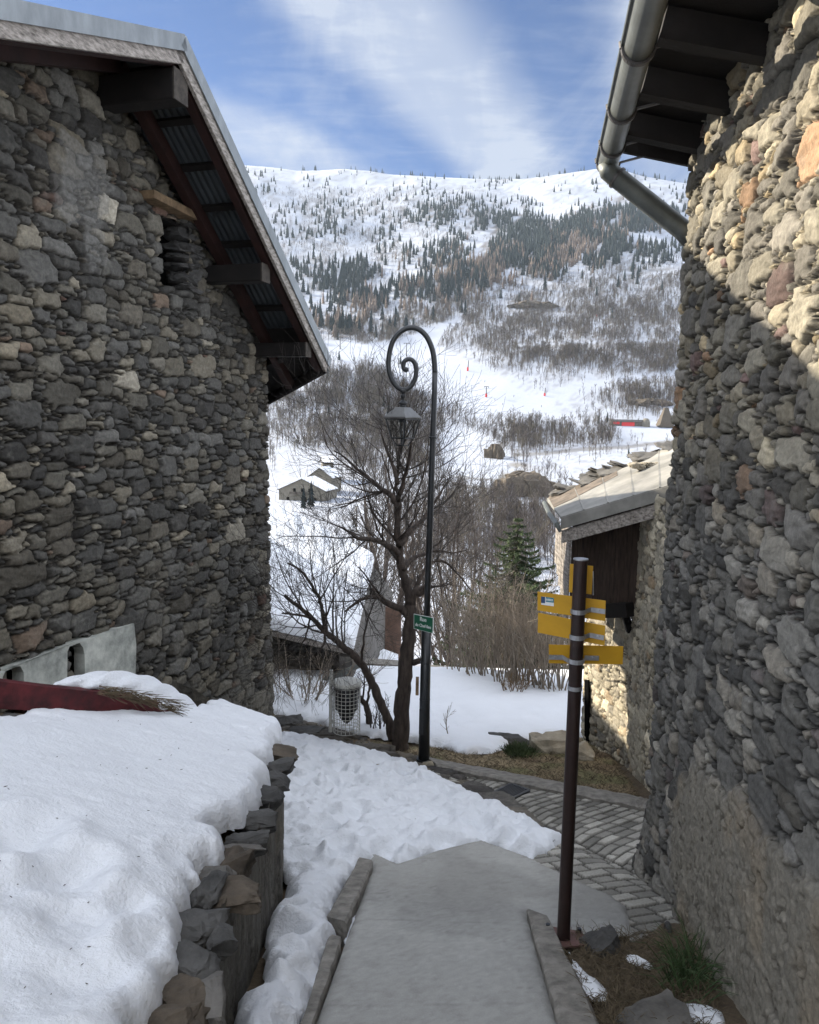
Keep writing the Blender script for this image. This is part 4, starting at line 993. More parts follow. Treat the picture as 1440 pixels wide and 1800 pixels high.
for k in range(900):
    c0 = G(912+rnd.gauss(0,11), 1322+rnd.gauss(0,4), 0.02); a = rnd.uniform(0,6.28); d = Vector((math.cos(a),math.sin(a),rnd.uniform(.4,1.6))).normalized()*rnd.uniform(0.04,0.12)
    mb.tube([c0,c0+d*.6,c0+d],[0.004,0.004,0.002],3,cap=False)
tag(mb.build('low_plant','needles',origin=G(912,1326)), 'low grey green cushion plant at the edge of the verge', 'plant')
# rocks under the far corner of the left house
for i,(a,b,sz,lb) in enumerate([(505,1271,(0.42,0.3,0.20),'rounded dark boulder at the foot of the left house corner'),(540,1287,(0.5,0.3,0.12),'flat dark boulder between the left house corner and the litter bin')]):
    c = G(a,b,0.05); mb = MB(); rock_mb(mb, c, sz, 290+i, Matrix.Rotation(0.4,3,'Z')); tag(mb.build('boulder','rock',origin=c), lb, 'boulder')
# ================================================================== MOUNTAINSIDE
DD = np.array([14.2, 16, 20, 28, 40, 60, 85, 110, 140, 180, 230, 300, 380, 450, 520, 600, 690, 800, 920, 1060, 1230, 1430, 1660, 1900, 2200, 2500.])
YY = np.array([1190,1235,1290,1330,1320,1270,1200,1130,1065,1000, 945, 895, 855, 825, 795, 762, 725, 680, 635, 590, 540, 482, 428, 382, 335, 308.])
SKX = np.array([-900,0,300,440,480,520,560,600,640,680,720,760,800,850,900,940,980,1020,1040,1070,1100,1150,1200,1260,1440,2340.])
SKY = np.array([ 330,300,285,291,294,300,299,296,299,306,308,311,313,315,314,309,303,297,296,300,309,318,326,322,300,330.])
UU = np.arange(-900, 2345, 6.0)
DR = np.concatenate([np.linspace(14.2, 60, 40)[:-1], np.geomspace(60, 2500, 300), [2600, 2800, 3200, 4500]])
def ytab(u, D):
    y = np.interp(np.log(D), np.log(DD), YY); sk = np.interp(u, SKX, SKY)
    y = y + (sk-308)*sstep(math.log(1100), math.log(2500), np.log(D))
    # spur that hides the foot of the piste, and a hollow left of it
    y = y - 14*np.exp(-((u-560)/120.0)**2)*np.exp(-(np.log(D/900)/0.22)**2)
    y = y + 18*np.exp(-((u-640)/90.0)**2)*np.exp(-(np.log(D/1500)/0.30)**2)
    y = y - 16*np.exp(-((u-1010)/130.0)**2)*np.exp(-(np.log(D/1000)/0.20)**2)
    return y
def rayv(u, y):
    M = _c; a = (u-720.0)/F; b = -(y-900.0)/F
    return M[0,0]*a+M[0,1]*b-M[0,2], M[1,0]*a+M[1,1]*b-M[1,2], M[2,0]*a+M[2,1]*b-M[2,2]
def terr(u, D):
    y = ytab(u, D); vx, vy, vz = rayv(u, y); z = vz/vy*D; x = vx/vy*D
    x = (u-720.0)/F*D/np.cos(PITCH)*1.0
    rel = sstep(120, 500, D)
    nz = rel*(0.020*D*(fbm(x/230+3,D/300,4,1,0.42)-0.5) + 0.0022*D*(fbm(x/45,D/60,3,2)-0.5))
    # gullies running down the slope
    nz = nz + sstep(900,1500,D)*0.014*D*(fbm(x/150+D/900,D/900,4,3)-0.5)
    top = sstep(2300,2500,D)
    z = z + nz*(1-top) + (D<60)*0.25*(fbm(x/2.0,D/2.0,3,1)-0.5)*sstep(14.2,20,D)
    return x, z
U, D_ = np.meshgrid(UU, DR, indexing='ij')
X, Zt_ = terr(U, np.minimum(D_, 2500)); X = (U-720.0)/F*D_/math.cos(PITCH)
Zt_ = np.where(D_ > 2500, Zt_-(D_-2500)*0.45, Zt_)
i0 = 0; Zt_[:,0] = np.interp(14.2,[14,15.5],[-4.55,-5.2])
PXg, PYg = proj_np(X, D_, Zt_)
# land cover masks, fixed to the ground
piste_polys = [[(572,598),(650,604),(700,598),(752,574),(800,560),(812,566),(780,584),(768,606),(800,622),(880,662),(952,704),(1010,742),(962,748),(900,726),(840,742),(790,716),(720,690),(690,668),(650,640),(600,632),(560,628)],
               [(510,640),(570,646),(562,676),(520,690),(490,680)], [(915,706),(1000,676),(1100,660),(1200,652),(1200,662),(1090,676),(1010,690),(960,712)],
               [(780,742),(860,770),(905,820),(880,850),(800,850),(768,800)], [(1070,740),(1180,752),(1180,778),(1080,772)]]
PIS = np.zeros_like(X)
for pl_ in piste_polys: PIS = np.maximum(PIS, sstep(-3,5,sdist(PXg,PYg,pl_)))
PIS *= (D_ > 250)
road_lines = [([(780,848),(860,862),(960,876)],4.0),([(905,800),(960,797),(1020,790),(1100,786),(1180,776)],4.5),([(905,612),(1010,606),(1180,604)],2.8),([(800,838),(850,842),(880,846)],2.5),([(1075,487),(1180,473)],2.5),([(960,872),(1010,876),(1080,870)],3.0)]
def dline(px, py, l):
    d = np.full(px.shape, 1e9)
    for (x1,y1),(x2,y2) in zip(l[:-1],l[1:]):
        ex,ey = x2-x1,y2-y1; t = np.clip(((px-x1)*ex+(py-y1)*ey)/(ex*ex+ey*ey),0,1); d = np.minimum(d,np.hypot(px-x1-t*ex,(py-y1-t*ey)*1.0))
    return d
ROAD = np.zeros_like(X)
for l_, w_ in road_lines: ROAD = np.maximum(ROAD, sstep(w_, w_*0.5, dline(PXg,PYg,l_)))
ROAD *= (D_ > 250)
def forest(px, py):
    """densities (conifer, larch, bare scrub) as seen on the slope"""
    g = lambda cx,cy,sx,sy,a=0: np.exp(-((((px-cx)*math.cos(a)+(py-cy)*math.sin(a))/sx)**2+((-(px-cx)*math.sin(a)+(py-cy)*math.cos(a))/sy)**2))
    n1 = fbm(px/38,py/22,4,1); n2 = fbm(px/22+9,py/14,4,2)
    tl = 300+ np.interp(px,[440,700,900,1020,1080,1200],[35,40,45,70,30,20])
    con = 1.15*g(960,395,180,48,R(2)) + 1.0*g(1120,380,90,45) + 0.75*g(860,470,140,34,R(-16)) + 0.55*g(590,490,70,30) + 0.9*g(1000,445,90,30) + 0.30*g(740,400,120,50) + 0.35*g(700,500,120,45) + 0.35*g(600,560,60,40) + 0.22*g(560,400,90,40)
    con = con*sstep(0.40,0.62,n1)*sstep(tl-8,tl+26,py) + 0.13*(py<tl+60)*(py>292)*sstep(0.35,0.7,fbm(px/30+5,py/16,3,3))
    lar = 1.0*g(870,465,90,24,R(-6)) + 0.75*g(985,440,60,26) + 0.7*g(650,545,110,22,R(-18)) + 0.5*g(770,500,70,30) + 0.4*g(1100,400,70,30)
    lar = lar*sstep(0.38,0.6,n2)
    sc = 0.30*g(620,440,180,50) + 0.30*g(640,360,190,34) + 0.75*g(640,590,130,22) + 0.8*g(1010,560,200,60) + 0.95*g(1000,625,110,24) + 0.6*g(1150,640,60,60) + 0.95*g(560,690,130,34) + 0.9*g(690,680,60,30) + 0.35*g(560,760,110,50) + 1.0*g(920,770,75,22) + 0.7*g(700,770,90,60) + 0.6*g(880,930,130,60) + 0.5*g(1130,500,80,50) + 0.45*g(760,560,120,50) + 0.6*g(1120,700,60,30)+0.6*g(1050,770,40,20)
    sc = sc*(0.25+0.75*sstep(0.40,0.60,n2))
    ban = np.zeros_like(px)
    for pl_ in piste_polys: ban = np.maximum(ban, sstep(-2,3,sdist(px,py,pl_)))
    for l_,w_ in road_lines: ban = np.maximum(ban, sstep(w_+3,w_,dline(px,py,l_)))
    ban = np.maximum(ban, sstep(0,6,sdist(px,py,[(480,790),(590,790),(600,880),(480,900)])))
    return con*(1-ban), lar*(1-ban), sc*(1-ban)
CN, LR, SC_ = forest(PXg, PYg)
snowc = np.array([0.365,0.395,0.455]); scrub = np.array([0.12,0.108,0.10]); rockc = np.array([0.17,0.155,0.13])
spk = fbm(X/2.2+D_/13, D_/7+5, 4, 1)
fl_ = sstep(0.45,0.66, spk + 0.20*(SC_+0.6*CN+0.7*LR) - 0.10*PIS*5 - 0.03)
fl_ *= (1-PIS)*sstep(60,140,D_)*np.clip(0.34+0.85*(SC_+CN+LR),0,0.92)
rk = np.zeros_like(X)
for pl_ in ([(868,852),(900,808),(940,822),(965,850),(955,872),(905,868)],[(862,786),(880,780),(875,806),(862,806)],[(905,540),(925,522),(960,520),(940,535),(890,552)],[(1100,700),(1150,700),(1170,725),(1130,715)]):
    rk = np.maximum(rk, sstep(-3,4,sdist(PXg,PYg,pl_)))
rk *= sstep(0.40,0.56,fbm(X/9,D_/16,4,2))*(D_>250)
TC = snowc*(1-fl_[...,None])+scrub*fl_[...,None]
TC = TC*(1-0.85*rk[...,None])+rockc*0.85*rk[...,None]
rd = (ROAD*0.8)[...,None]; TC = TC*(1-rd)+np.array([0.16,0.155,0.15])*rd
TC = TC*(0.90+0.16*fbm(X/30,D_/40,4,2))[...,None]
# bare earth slope just below the garden
nr = (sstep(140,60,D_)*sstep(0.48,0.58,fbm(X/3,D_/4,4,2)))[...,None]*0.6; TC = TC*(1-nr)+np.array([0.16,0.12,0.08])*nr
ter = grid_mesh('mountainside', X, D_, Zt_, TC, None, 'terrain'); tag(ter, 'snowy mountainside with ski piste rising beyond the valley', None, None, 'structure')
# lookup: pixel -> terrain point
_proj_y = PYg; _Dr = DR
def T(px, py, dmin=90.0, dmax=2500.0):
    """the terrain point seen at a pixel"""
    i = (px-UU[0])/6.0; k = int(round(i)); k = max(0,min(len(UU)-1,k))
    m = (_Dr > dmin) & (_Dr <= dmax); col_y = PYg[k][m]; d = _Dr[m]
    env = np.minimum.accumulate(col_y)
    D = float(np.interp(-py, -env, d)); u = UU[k] + (px-PXg[k][0]*0-UU[k])
    x, z = terr(np.array([float(px)]), np.array([D])); return Vector((float(x[0]), D, float(z[0])))

# ---- trees of the slope
rnd = random.Random(77)
def conifer_geo(rnd, h=1.0, layers=7, n=7, wid=0.19, droop=0.10, rag=0.3):
    v = []; f = []
    for L in range(layers):
        t = L/layers; z0 = 0.06+0.94*t*0.97; r = wid*(1-t)**0.85*rnd.uniform(0.85,1.15); zt = z0+0.94/layers*1.9
        b = len(v); v.append((0,0,min(1.0,zt))); a0 = rnd.random()*6
        for k in range(n*2):
            a = a0+math.pi*k/n; rr = r*(1 if k%2==0 else 0.45)*rnd.uniform(1-rag,1+rag*0.6)
            v.append((rr*math.cos(a), rr*math.sin(a), z0-(droop*0.35 if k%2==0 else -0.02)+rnd.uniform(-.012,.012)))
        for k in range(n*2): f.append((b, b+1+k, b+1+(k+1)%(n*2)))
    b = len(v); v += [(0.018,0,-0.04),(-0.009,0.016,-0.04),(-0.009,-0.016,-0.04),(0,0,0.8)]
    f += [(b,b+1,b+3),(b+1,b+2,b+3),(b+2,b,b+3)]
    return np.array(v)*h, f
def bare_geo(rnd, nb=13, spread=0.22, tw=0.016, bw=0.009):
    v = []; f = []
    def spike(a, b, w):
        i = len(v); a, b = Vector(a), Vector(b); ang = rnd.random()*3.14; s = Vector((math.cos(ang),math.sin(ang),0))*w
        v.extend([tuple(a-s),tuple(a+s),tuple(b)]); f.append((i,i+1,i+2))
        s = Vector((-s.y,s.x,0)); i = len(v); v.extend([tuple(a-s),tuple(a+s),tuple(b)]); f.append((i,i+1,i+2))
    top = (rnd.uniform(-.05,.05), rnd.uniform(-.05,.05), 1.0); spike((0,0,-0.05), top, tw)
    for k in range(nb):
        t = rnd.uniform(0.22,0.85); p = Vector(top)*t; a = rnd.random()*6.28; l = rnd.uniform(.15,.36)*(1.15-t*0.5)
        e = p+Vector((math.cos(a)*l*spread/0.22*0.62, math.sin(a)*l*spread/0.22*0.62, l*rnd.uniform(.7,1.1))); spike(p, e, bw)
        for q in range(2):
            p2 = p.lerp(e, rnd.uniform(.3,.7)); a2 = a+rnd.uniform(-1.2,1.2); l2 = l*0.55; spike(p2, p2+Vector((math.cos(a2)*l2*.6, math.sin(a2)*l2*.6, l2)), bw*0.7)
    return np.array(v), f
def mass(name, geos, places, mat, label, cols=None):
    """many trees merged in one mesh; places: (x,y,z,h,rot,width)"""
    V = []; Fc = []; C = []; base = 0
    for (x,y,z,h,rot,w,ci) in places:
        v, f = geos[ci % len(geos)]; c, s = math.cos(rot), math.sin(rot)
        q = np.empty_like(v); q[:,0] = (v[:,0]*c-v[:,1]*s)*h*w+x; q[:,1] = (v[:,0]*s+v[:,1]*c)*h*w+y; q[:,2] = v[:,2]*h+z
        V.append(q); Fc.append(np.array(f)+base); base += len(v)
        if cols is not None:
            cc = cols[ci % len(cols)]; br = 0.75+0.5*((ci*0.6180339)%1); C.append(np.tile([cc[0]*br,cc[1]*br,cc[2]*br,1.0],(len(v),1)))
    V = np.concatenate(V); Fc = np.concatenate(Fc)
    me = bpy.data.meshes.new(name); me.vertices.add(len(V)); me.vertices.foreach_set('co', V.astype(np.float32).ravel())
    me.loops.add(Fc.size); me.loops.foreach_set('vertex_index', Fc.ravel().astype(np.int32)); k = Fc.shape[1]
    me.polygons.add(len(Fc)); me.polygons.foreach_set('loop_start', np.arange(0,Fc.size,k,dtype=np.int32)); me.polygons.foreach_set('loop_total', np.full(len(Fc),k,dtype=np.int32))
    me.update(calc_edges=True)
    if cols is not None:
        a = me.color_attributes.new('Col','FLOAT_COLOR','POINT'); a.data.foreach_set('color', np.concatenate(C).astype(np.float32).ravel())
    o = link_mesh(name, me, mat); tag(o, label, None, None, 'stuff'); return o
cgeo = [conifer_geo(rnd) for _ in range(8)]
lgeo = [conifer_geo(rnd, wid=0.17, rag=0.55, n=6, layers=6) for _ in range(5)]
bgeo = [bare_geo(rnd) for _ in range(10)]
rs = np.random.RandomState(42)
cpx = rs.uniform(430,1240,60000); cpy = rs.uniform(292,640,60000); con, lar, _s = forest(cpx, cpy)
# the number per pixel area grows up the slope because trees look smaller there
dens = 1.0
pick = rs.uniform(0,1,len(cpx))
C_all = []; L_all = []
for a,b,cn,lr,p in zip(cpx,cpy,con,lar,pick):
    small = np.interp(b,[300,400,560],[0.55,0.48,0.26])
    if p < cn*small: C_all.append((a,b))
    elif 1-p < lr*small*1.2: L_all.append((a,b))
print('conifers', len(C_all), 'larch', len(L_all))
def place(lst, hmin, hmax, w0=0.85, w1=1.2, dmax=2500, seed=1):
    r = random.Random(seed); out = []
    for i,(a,b) in enumerate(lst):
        p = T(a, b, 150, dmax); h = r.uniform(hmin,hmax)*np.interp(p.y,[300,1200,2400],[0.7,0.95,0.62]); out.append((p.x,p.y,p.z-0.3,h,r.random()*6.28,r.uniform(w0,w1),r.randrange(10000)))
    return out
CP = place(C_all, 12, 30, seed=3)
extra = [(575,668,17),(577,735,18),(560,700,14),(520,640,12),(600,668,12),(640,470,20),(700,640,12),(1100,805,15),(1100,500,16),(1068,505,17),(1060,560,15),(860,495,20),(1052,770,14),(1045,745,13),(1060,742,14),(585,402,17),(602,412,14),(660,545,16),(695,500,18),(655,690,12),(680,730,16),(662,735,15),(672,715,16),(1032,520,14)]
for a,b,h in extra:
    p = T(a,b,150); CP.append((p.x,p.y,p.z-.3,h*p.y/1385*1.9*0+ h*max(0.55,p.y/900.0)*0.9,rnd.random()*6,1.0,rnd.randrange(999)))
CP.sort(key=lambda q: q[3]/q[1], reverse=True)
cme = []
for g in cgeo:
    me = bpy.data.meshes.new('conifer'); me.from_pydata([tuple(q) for q in g[0]], [], [tuple(q) for q in g[1]]); me.materials.append(MAT['needles_far']); cme.append(me)
for q in CP[:300]:
    o = bpy.data.objects.new('conifer', cme[q[6]%8]); o.location = q[:3]; o.scale = (q[3]*q[5],q[3]*q[5],q[3]); o.rotation_euler = (0,0,q[4]); COL.objects.link(o)
    tag(o, 'dark green conifer standing on the snowy mountainside', 'tree', 'conifers on the mountainside')
mass('conifer_forest', cgeo, CP[300:], 'needles_far', 'distant dark conifers dotting the upper slope')
LP_ = place(L_all, 13, 25, 0.9, 1.4, seed=5)
mass('larch_forest', lgeo, LP_, 'tree_mass', 'brown leafless larches between the conifers', [(0.12,0.09,0.075),(0.095,0.075,0.066),(0.14,0.11,0.09)])
bpx = rs.uniform(430,1240,230000); bpy_ = rs.uniform(330,1030,230000); _a,_b,scd = forest(bpx,bpy_); pick = rs.uniform(0,1,len(bpx))
B_all = [(a,b) for a,b,q,p in zip(bpx,bpy_,scd,pick) if p < q*np.interp(b,[330,560,760,1000],[1.0,1.0,0.85,0.30])]
print('bare', len(B_all))
BP = place(B_all, 6, 14, 0.9, 1.5, seed=9)
mass('bare_wood', bgeo, BP, 'tree_mass', 'thin leafless scrub and birch wood covering the lower slope', [(0.16,0.135,0.115),(0.12,0.10,0.09),(0.19,0.165,0.125),(0.14,0.125,0.12)])

# ================================================================== THINGS ON THE SLOPE
def gable_house(name, c, w, l, hw, hr, rot, label, mats=('house_wall','snow','house_dark'), windows=True, over=0.6, balcony=True, cat='house'):
    """gable facing -Y before rotation; c = base centre"""
    t = thing(name, c, label, cat)
    Rm = Matrix.Rotation(rot,3,'Z')
    def q(x,y,z): return Vector(c)+Rm@Vector((x,y,z))
    mb = MB(); mb.prism([q(-w/2,0,-2),q(w/2,0,-2),q(w/2,0,hw),q(0,0,hr),q(-w/2,0,hw)], Rm@Vector((0,l,0))); mb.build('wall', mats[0], t)
    sl = (hr-hw)/(w/2)
    for s in (-1,1):
        e = w/2+over
        mb = MB(); mb.prism([q(0,-over,hr+0.05),q(s*e,-over,hr+0.05-sl*e),q(s*e,l+over,hr+0.05-sl*e),q(0,l+over,hr+0.05)], (0,0,0.18)); ro = mb.build('roof', mats[2], t)
        mb = MB(); mb.prism([q(s*0.02,-over+.25,hr+0.24),q(s*(e-.2),-over+.25,hr+0.24-sl*(e-.2)),q(s*(e-.2),l+over-.2,hr+0.24-sl*(e-.2)),q(s*.02,l+over-.2,hr+0.24)], (0,0,0.35)); mb.build('roof_snow', mats[1], ro)
    if windows:
        zz = hw*0.55
        for k,(wx,wz,ww,wh) in enumerate([(-w*.30,hw*0.30,1.2,1.2),(w*.28,hw*.30,1.2,1.2),(-w*.16,hw*1.02,1.1,1.5),(w*.02,hw*1.02,1.6,1.6),(w*.16,hw*1.02,1.1,1.4),(0.05*w,hw*.3,1.6,1.9)]):
            mb = MB(); mb.prism([q(wx-ww/2,-.06,wz-wh/2),q(wx+ww/2,-.06,wz-wh/2),q(wx+ww/2,-.06,wz+wh/2),q(wx-ww/2,-.06,wz+wh/2)], Rm@Vector((0,.1,0))); mb.build('window','black_void',t)
    if balcony:
        mb = MB(); mb.prism([q(-w*.25,-1.2,hw*.72),q(w*.12,-1.2,hw*.72),q(w*.12,0,hw*.72),q(-w*.25,0,hw*.72)],(0,0,.15))
        mb.prism([q(-w*.25,-1.25,hw*.72),q(w*.12,-1.25,hw*.72),q(w*.12,-1.17,hw*.72),q(-w*.25,-1.17,hw*.72)],(0,0,.95)); mb.build('balcony','house_dark',t)
    return t
h0 = T(530,880,90); sc_ = h0.y/1385
gable_house('chalet', P(531,884,h0.y), 88*sc_, 60*sc_, 22*sc_, 42*sc_, R(-14), 'beige chalet with snowy gable roof and balcony, behind the twin dark conifers')
gable_house('chalet', P(562,862,h0.y+24), 50*sc_, 50*sc_, 24*sc_, 42*sc_, R(-14), 'taller beige chalet end with snowy roof directly behind the larger chalet', windows=False, balcony=False)
gable_house('chalet', P(566,826,h0.y+70), 44*sc_*1.2, 22*sc_, 17*sc_, 27*sc_, R(-80), 'small house with flat looking white roof uphill from the beige chalets', windows=False, balcony=False)
for (a,b,h,l) in ((534,893,37,'dark bushy conifer in front of the beige chalet, left of the pair'),(547,890,43,'dark bushy conifer in front of the beige chalet, right of the pair')):
    g = conifer_geo(random.Random(a), layers=9, n=9, wid=0.20); p = T(a,b,90)+Vector((0,0,-.3)); o = bpy.data.objects.new('conifer', None)
    me = bpy.data.meshes.new('conifer'); me.from_pydata([tuple(q) for q in g[0]*h*T(a,b,90).y/1385*1.12], [], [tuple(q) for q in g[1]]); me.materials.append(MAT['needles_far'])
    o = bpy.data.objects.new('conifer', me); o.location = p; COL.objects.link(o); tag(o, l, 'tree', 'twin conifers before the chalet')
# craggy outcrops above the valley road
for i,(a,b,wp,hp,l) in enumerate([(925,872,92,58,'big brown craggy rock outcrop below the lower valley road'),(868,806,30,34,'small dark rock outcrop at the foot of the piste'),(1135,712,60,16,'low rocky bank left of the pyramid roofed hut'),(925,540,70,14,'long low crag on the slope track high at right')]):
    p = T(a,b,200); k = p.y/1385; mb = MB()
    for j in range(6):
        r = random.Random(i*10+j); fx = (j-2.5)/6; rock_mb(mb, p+Vector((fx*wp*k, r.uniform(-2,8), hp*k*(0.30-abs(fx)*.35))), (wp*k*.42, wp*k*.4, hp*k*(1.0-abs(fx)*.9)), 3000+i*10+j, Matrix.Rotation(r.uniform(-.3,.3),3,'Z')@Matrix.Rotation(r.uniform(-.35,.1),3,'Y'))
    tag(mb.build('rock_outcrop','rock_brown',origin=p), l, 'rock')
# ski station
s0 = T(1098,748,250); k_ = s0.y/1385
st_ = thing('lift_station', s0, 'low ski lift station with red panels beside the piste, right', 'building')
mb = MB(); mb.box(s0+Vector((0,0,3*k_)), (62*k_, 10*k_, 9*k_)); mb.build('wall','house_dark',st_)
mb = MB(); mb.box(s0+Vector((0,0,9*k_)), (66*k_, 13*k_, 2.5*k_)); mb.build('roof','slate',st_)
mb = MB(); mb.box(s0+Vector((-3*k_,-5.3*k_,2*k_)), (22*k_, 0.5, 7*k_)); mb.build('red_panel','red_plain',st_)
mb = MB(); mb.box(s0+Vector((-24*k_,-5.3*k_,4*k_)), (12*k_, 0.5, 4*k_)); mb.build('red_panel','red_plain',st_)
mb = MB(); mb.lathe(s0+Vector((28*k_,-4*k_,-4*k_)), [(7*k_,0),(7.5*k_,10*k_),(6*k_,14*k_),(3*k_,17*k_)], 12); mb.build('drive_housing','house_wall',st_)
s1 = T(1160,750,250); hu = thing('stone_hut', s1, 'steep pyramid roofed stone hut right of the lift station', 'hut')
mb = MB(); 
q = [s1+Vector((a*13*k_,b*13*k_,0)) for a,b in ((-1,-1),(1,-1),(1,1),(-1,1))]; tp = [s1+Vector((a*3*k_+1*k_,b*3*k_,33*k_)) for a,b in ((-1,-1),(1,-1),(1,1),(-1,1))]
mb.add(q+tp,[(0,1,5,4),(1,2,6,5),(2,3,7,6),(3,0,4,7),(4,5,6,7)]); mb.build('roof','rock_brown',hu)
mb = MB(); mb.box(s1+Vector((3*k_,0,-3*k_)),(24*k_,18*k_,7*k_)); mb.build('wall','house_wall',hu)
# lift pylons
def pylon(px, py, hpx, style, label):
    b = T(px, py, 250); k = b.y/1385; t = thing('lift_pylon', b, label, 'pylon', 'ski lift pylons'); h = hpx*k
    mb = MB(); mb.tube([b+Vector((0,0,-1)), b+Vector((0.06*h*(style==2),0,h))], [0.55,0.35], 8); mb.build('mast','zinc_dark',t)
    if style != 2:
        mb = MB(); mb.box(b+Vector((0,0,h)),(0.42*h,0.5,0.5)); mb.build('crossarm','zinc_dark',t)
        for s in (-1,1):
            mb = MB(); mb.box(b+Vector((s*0.2*h,0,h-.5)),(0.8,2.6,0.5)); mb.build('wheel_bank','zinc_dark',t)
    if style: 
        mb = MB(); mb.tube([b+Vector((0,0,0)), b+Vector((0,0,h*.35))], 0.95, 8); mb.build('red_padding','red_plain',t)
for a in ((710,626,22,0,'grey lift pylon seen through the lamp scroll, upper of two'),(697,646,15,0,'small grey lift pylon seen through the lamp scroll, lower of two'),(596,614,20,0,'grey lift pylon by the tip of the left roof'),
          (849,698,18,1,'lift pylon with pink base in the middle of the piste'),(816,652,18,2,'leaning pylon with red base at the upper edge of the piste'),(950,696,14,2,'short leaning post with red base where the two pistes meet'),(1034,556,7,2,'tiny post on the upper slope track at right'),
          (652,640,10,0,'tiny lift pylon at the far left of the piste')): pylon(*a)
# skiers
def skier_mesh():
    me = bpy.data.meshes.new('person'); bm = bmesh.new()
    J = [(0,0,0.98),(0,0.02,1.25),(0,0.03,1.45),(0,0.03,1.56),(0,0.02,1.72),(0.11,0,0.92),(0.14,-0.12,0.52),(0.15,0.02,0.08),(0.15,-0.13,0.05),(-0.11,0,0.92),(-0.14,-0.12,0.52),(-0.15,0.02,0.08),(-0.15,-0.13,0.05),(0.20,0.02,1.42),(0.30,-0.06,1.16),(0.28,-0.28,1.08),(-0.20,0.02,1.42),(-0.30,-0.06,1.16),(-0.28,-0.28,1.08)]
    E = [(0,1),(1,2),(2,3),(3,4),(0,5),(5,6),(6,7),(7,8),(0,9),(9,10),(10,11),(11,12),(2,13),(13,14),(14,15),(2,16),(16,17),(17,18)]
    r = [.16,.16,.15,.06,.11,.10,.075,.055,.05,.10,.075,.055,.05,.07,.055,.05,.07,.055,.05]
    for j in J: bm.verts.new(j)
    bm.verts.ensure_lookup_table()
    for a,b in E: bm.edges.new((bm.verts[a],bm.verts[b]))
    bm.to_mesh(me); bm.free()
    o = bpy.data.objects.new('tmp_person', me); COL.objects.link(o); o.modifiers.new('s','SKIN')
    for v,q in zip(me.skin_vertices[0].data, r): v.radius = (q,q)
    me.skin_vertices[0].data[0].use_root = True
    o.modifiers.new('u','SUBSURF').levels = 1
    dg = bpy.context.evaluated_depsgraph_get(); out = bpy.data.meshes.new_from_object(o.evaluated_get(dg)); bpy.data.objects.remove(o); return out
pm = skier_mesh(); pm.materials.clear(); pm.materials.append(MAT['ski_dark'])
skm = MB(); skm.box((0.14,-0.1,0.015),(0.09,1.7,0.03)); skm.box((-0.14,-0.1,0.015),(0.09,1.7,0.03)); sk0 = None
for i,(a,b) in enumerate([(699,620),(815,664),(846,672),(897,698),(945,716),(790,684),(771,682),(786,689),(864,704),(878,712),(613,622),(627,612),(742,612)]):
    p = T(a,b,250); o = bpy.data.objects.new('person', pm); o.location = p; o.scale = (1.5,1.5,1.5) if False else (1.1,1.1,1.1); o.rotation_euler=(0,0,i*1.3); COL.objects.link(o)
    tag(o, 'tiny dark skier on the white piste', 'person', 'skiers on the piste')
    if sk0 is None: sk0 = skm.build('skis','red_plain'); sko = sk0; 
    else: sko = sk0.copy(); COL.objects.link(sko)
    sko.parent = o
# ================================================================== STREET LAMP
DLM = G(745,1337,0.02).y; lb_ = P(745,1336,DLM)
lamp = thing('street_lamp', lb_, 'tall black street lamp with scrolled top and hanging square lantern', 'street lamp')
ax = lambda px, py: P(px, py, DLM)
mb = MB(); mb.tube([lb_+Vector((0,0,-.1)), lb_+Vector((0,0,0.02))],[.085,.085],16); mb.build('base_plate','iron_black',lamp)
mb = MB(); mb.tube([ax(745.5,1336), ax(747,1230), ax(750,1098)],[.066,.060,.055],16); mb.build('lower_pole','iron_black',lamp,smooth=True)
pts_px = [(750,1098),(756,920),(761,770),(764,690),(764.5,655)]
arc = [(764,640),(761.5,620),(756,603),(748,589),(737,579.5),(724,576),(711,579),(699,588),(690,602),(685,620),(683,640),(685,656),(690,669),(697,679),(705,684.5),(711,685.5),(718,683),(725,676),(730,665),(732,652),(730,640),(724.5,633),(717.5,631.5),(711.5,635),(709,641),(710,648),(714,651)]
mb = MB(); mb.tube([ax(a,b) for a,b in pts_px],[.036,.035,.033,.030,.030],12); mb.build('upper_pole','iron_black',lamp,smooth=True)
def smoothpts(l, k=4):
    out = []
    for i in range(len(l)-1):
        p0,p1,p2,p3 = l[max(i-1,0)],l[i],l[i+1],l[min(i+2,len(l)-1)]
        for j in range(k):
            t = j/k; out.append(tuple(0.5*((2*p1[q])+(-p0[q]+p2[q])*t+(2*p0[q]-5*p1[q]+4*p2[q]-p3[q])*t*t+(-p0[q]+3*p1[q]-3*p2[q]+p3[q])*t**3) for q in (0,1)))
    out.append(l[-1]); return out
ar = smoothpts([(764.5,655)]+arc); n = len(ar)
mb = MB(); mb.tube([ax(a,b) for a,b in ar],[.030-.006*i/n for i in range(n)],12); mb.build('scroll','iron_black',lamp,smooth=True)
mb = MB(); c = ax(714,650); mb.lathe(c+Vector((0,0,-.03)),[(0.005,0),(.022,.01),(.032,.03),(.022,.05),(.005,.06)],14); mb.build('scroll_ball','iron_black',lamp,smooth=True)
mb = MB(); c = ax(761,769); mb.lathe(c,[(.038,-.012),(.046,-.008),(.046,.008),(.038,.012)],16); mb.build('collar','iron_black',lamp)
lt = ax(709,686)
ltn = MB(); H = lambda py: ax(709,py).z-lt.z
prof = [(.016,H(684)),(.040,H(686)),(.040,H(689)),(.016,H(692)),(.030,H(695)),(.030,H(698)),(.014,H(701)),(.014,H(703)),(.030,H(705)),(.050,H(708)),(.050,H(710)),(.034,H(712)),(.036,H(716))]
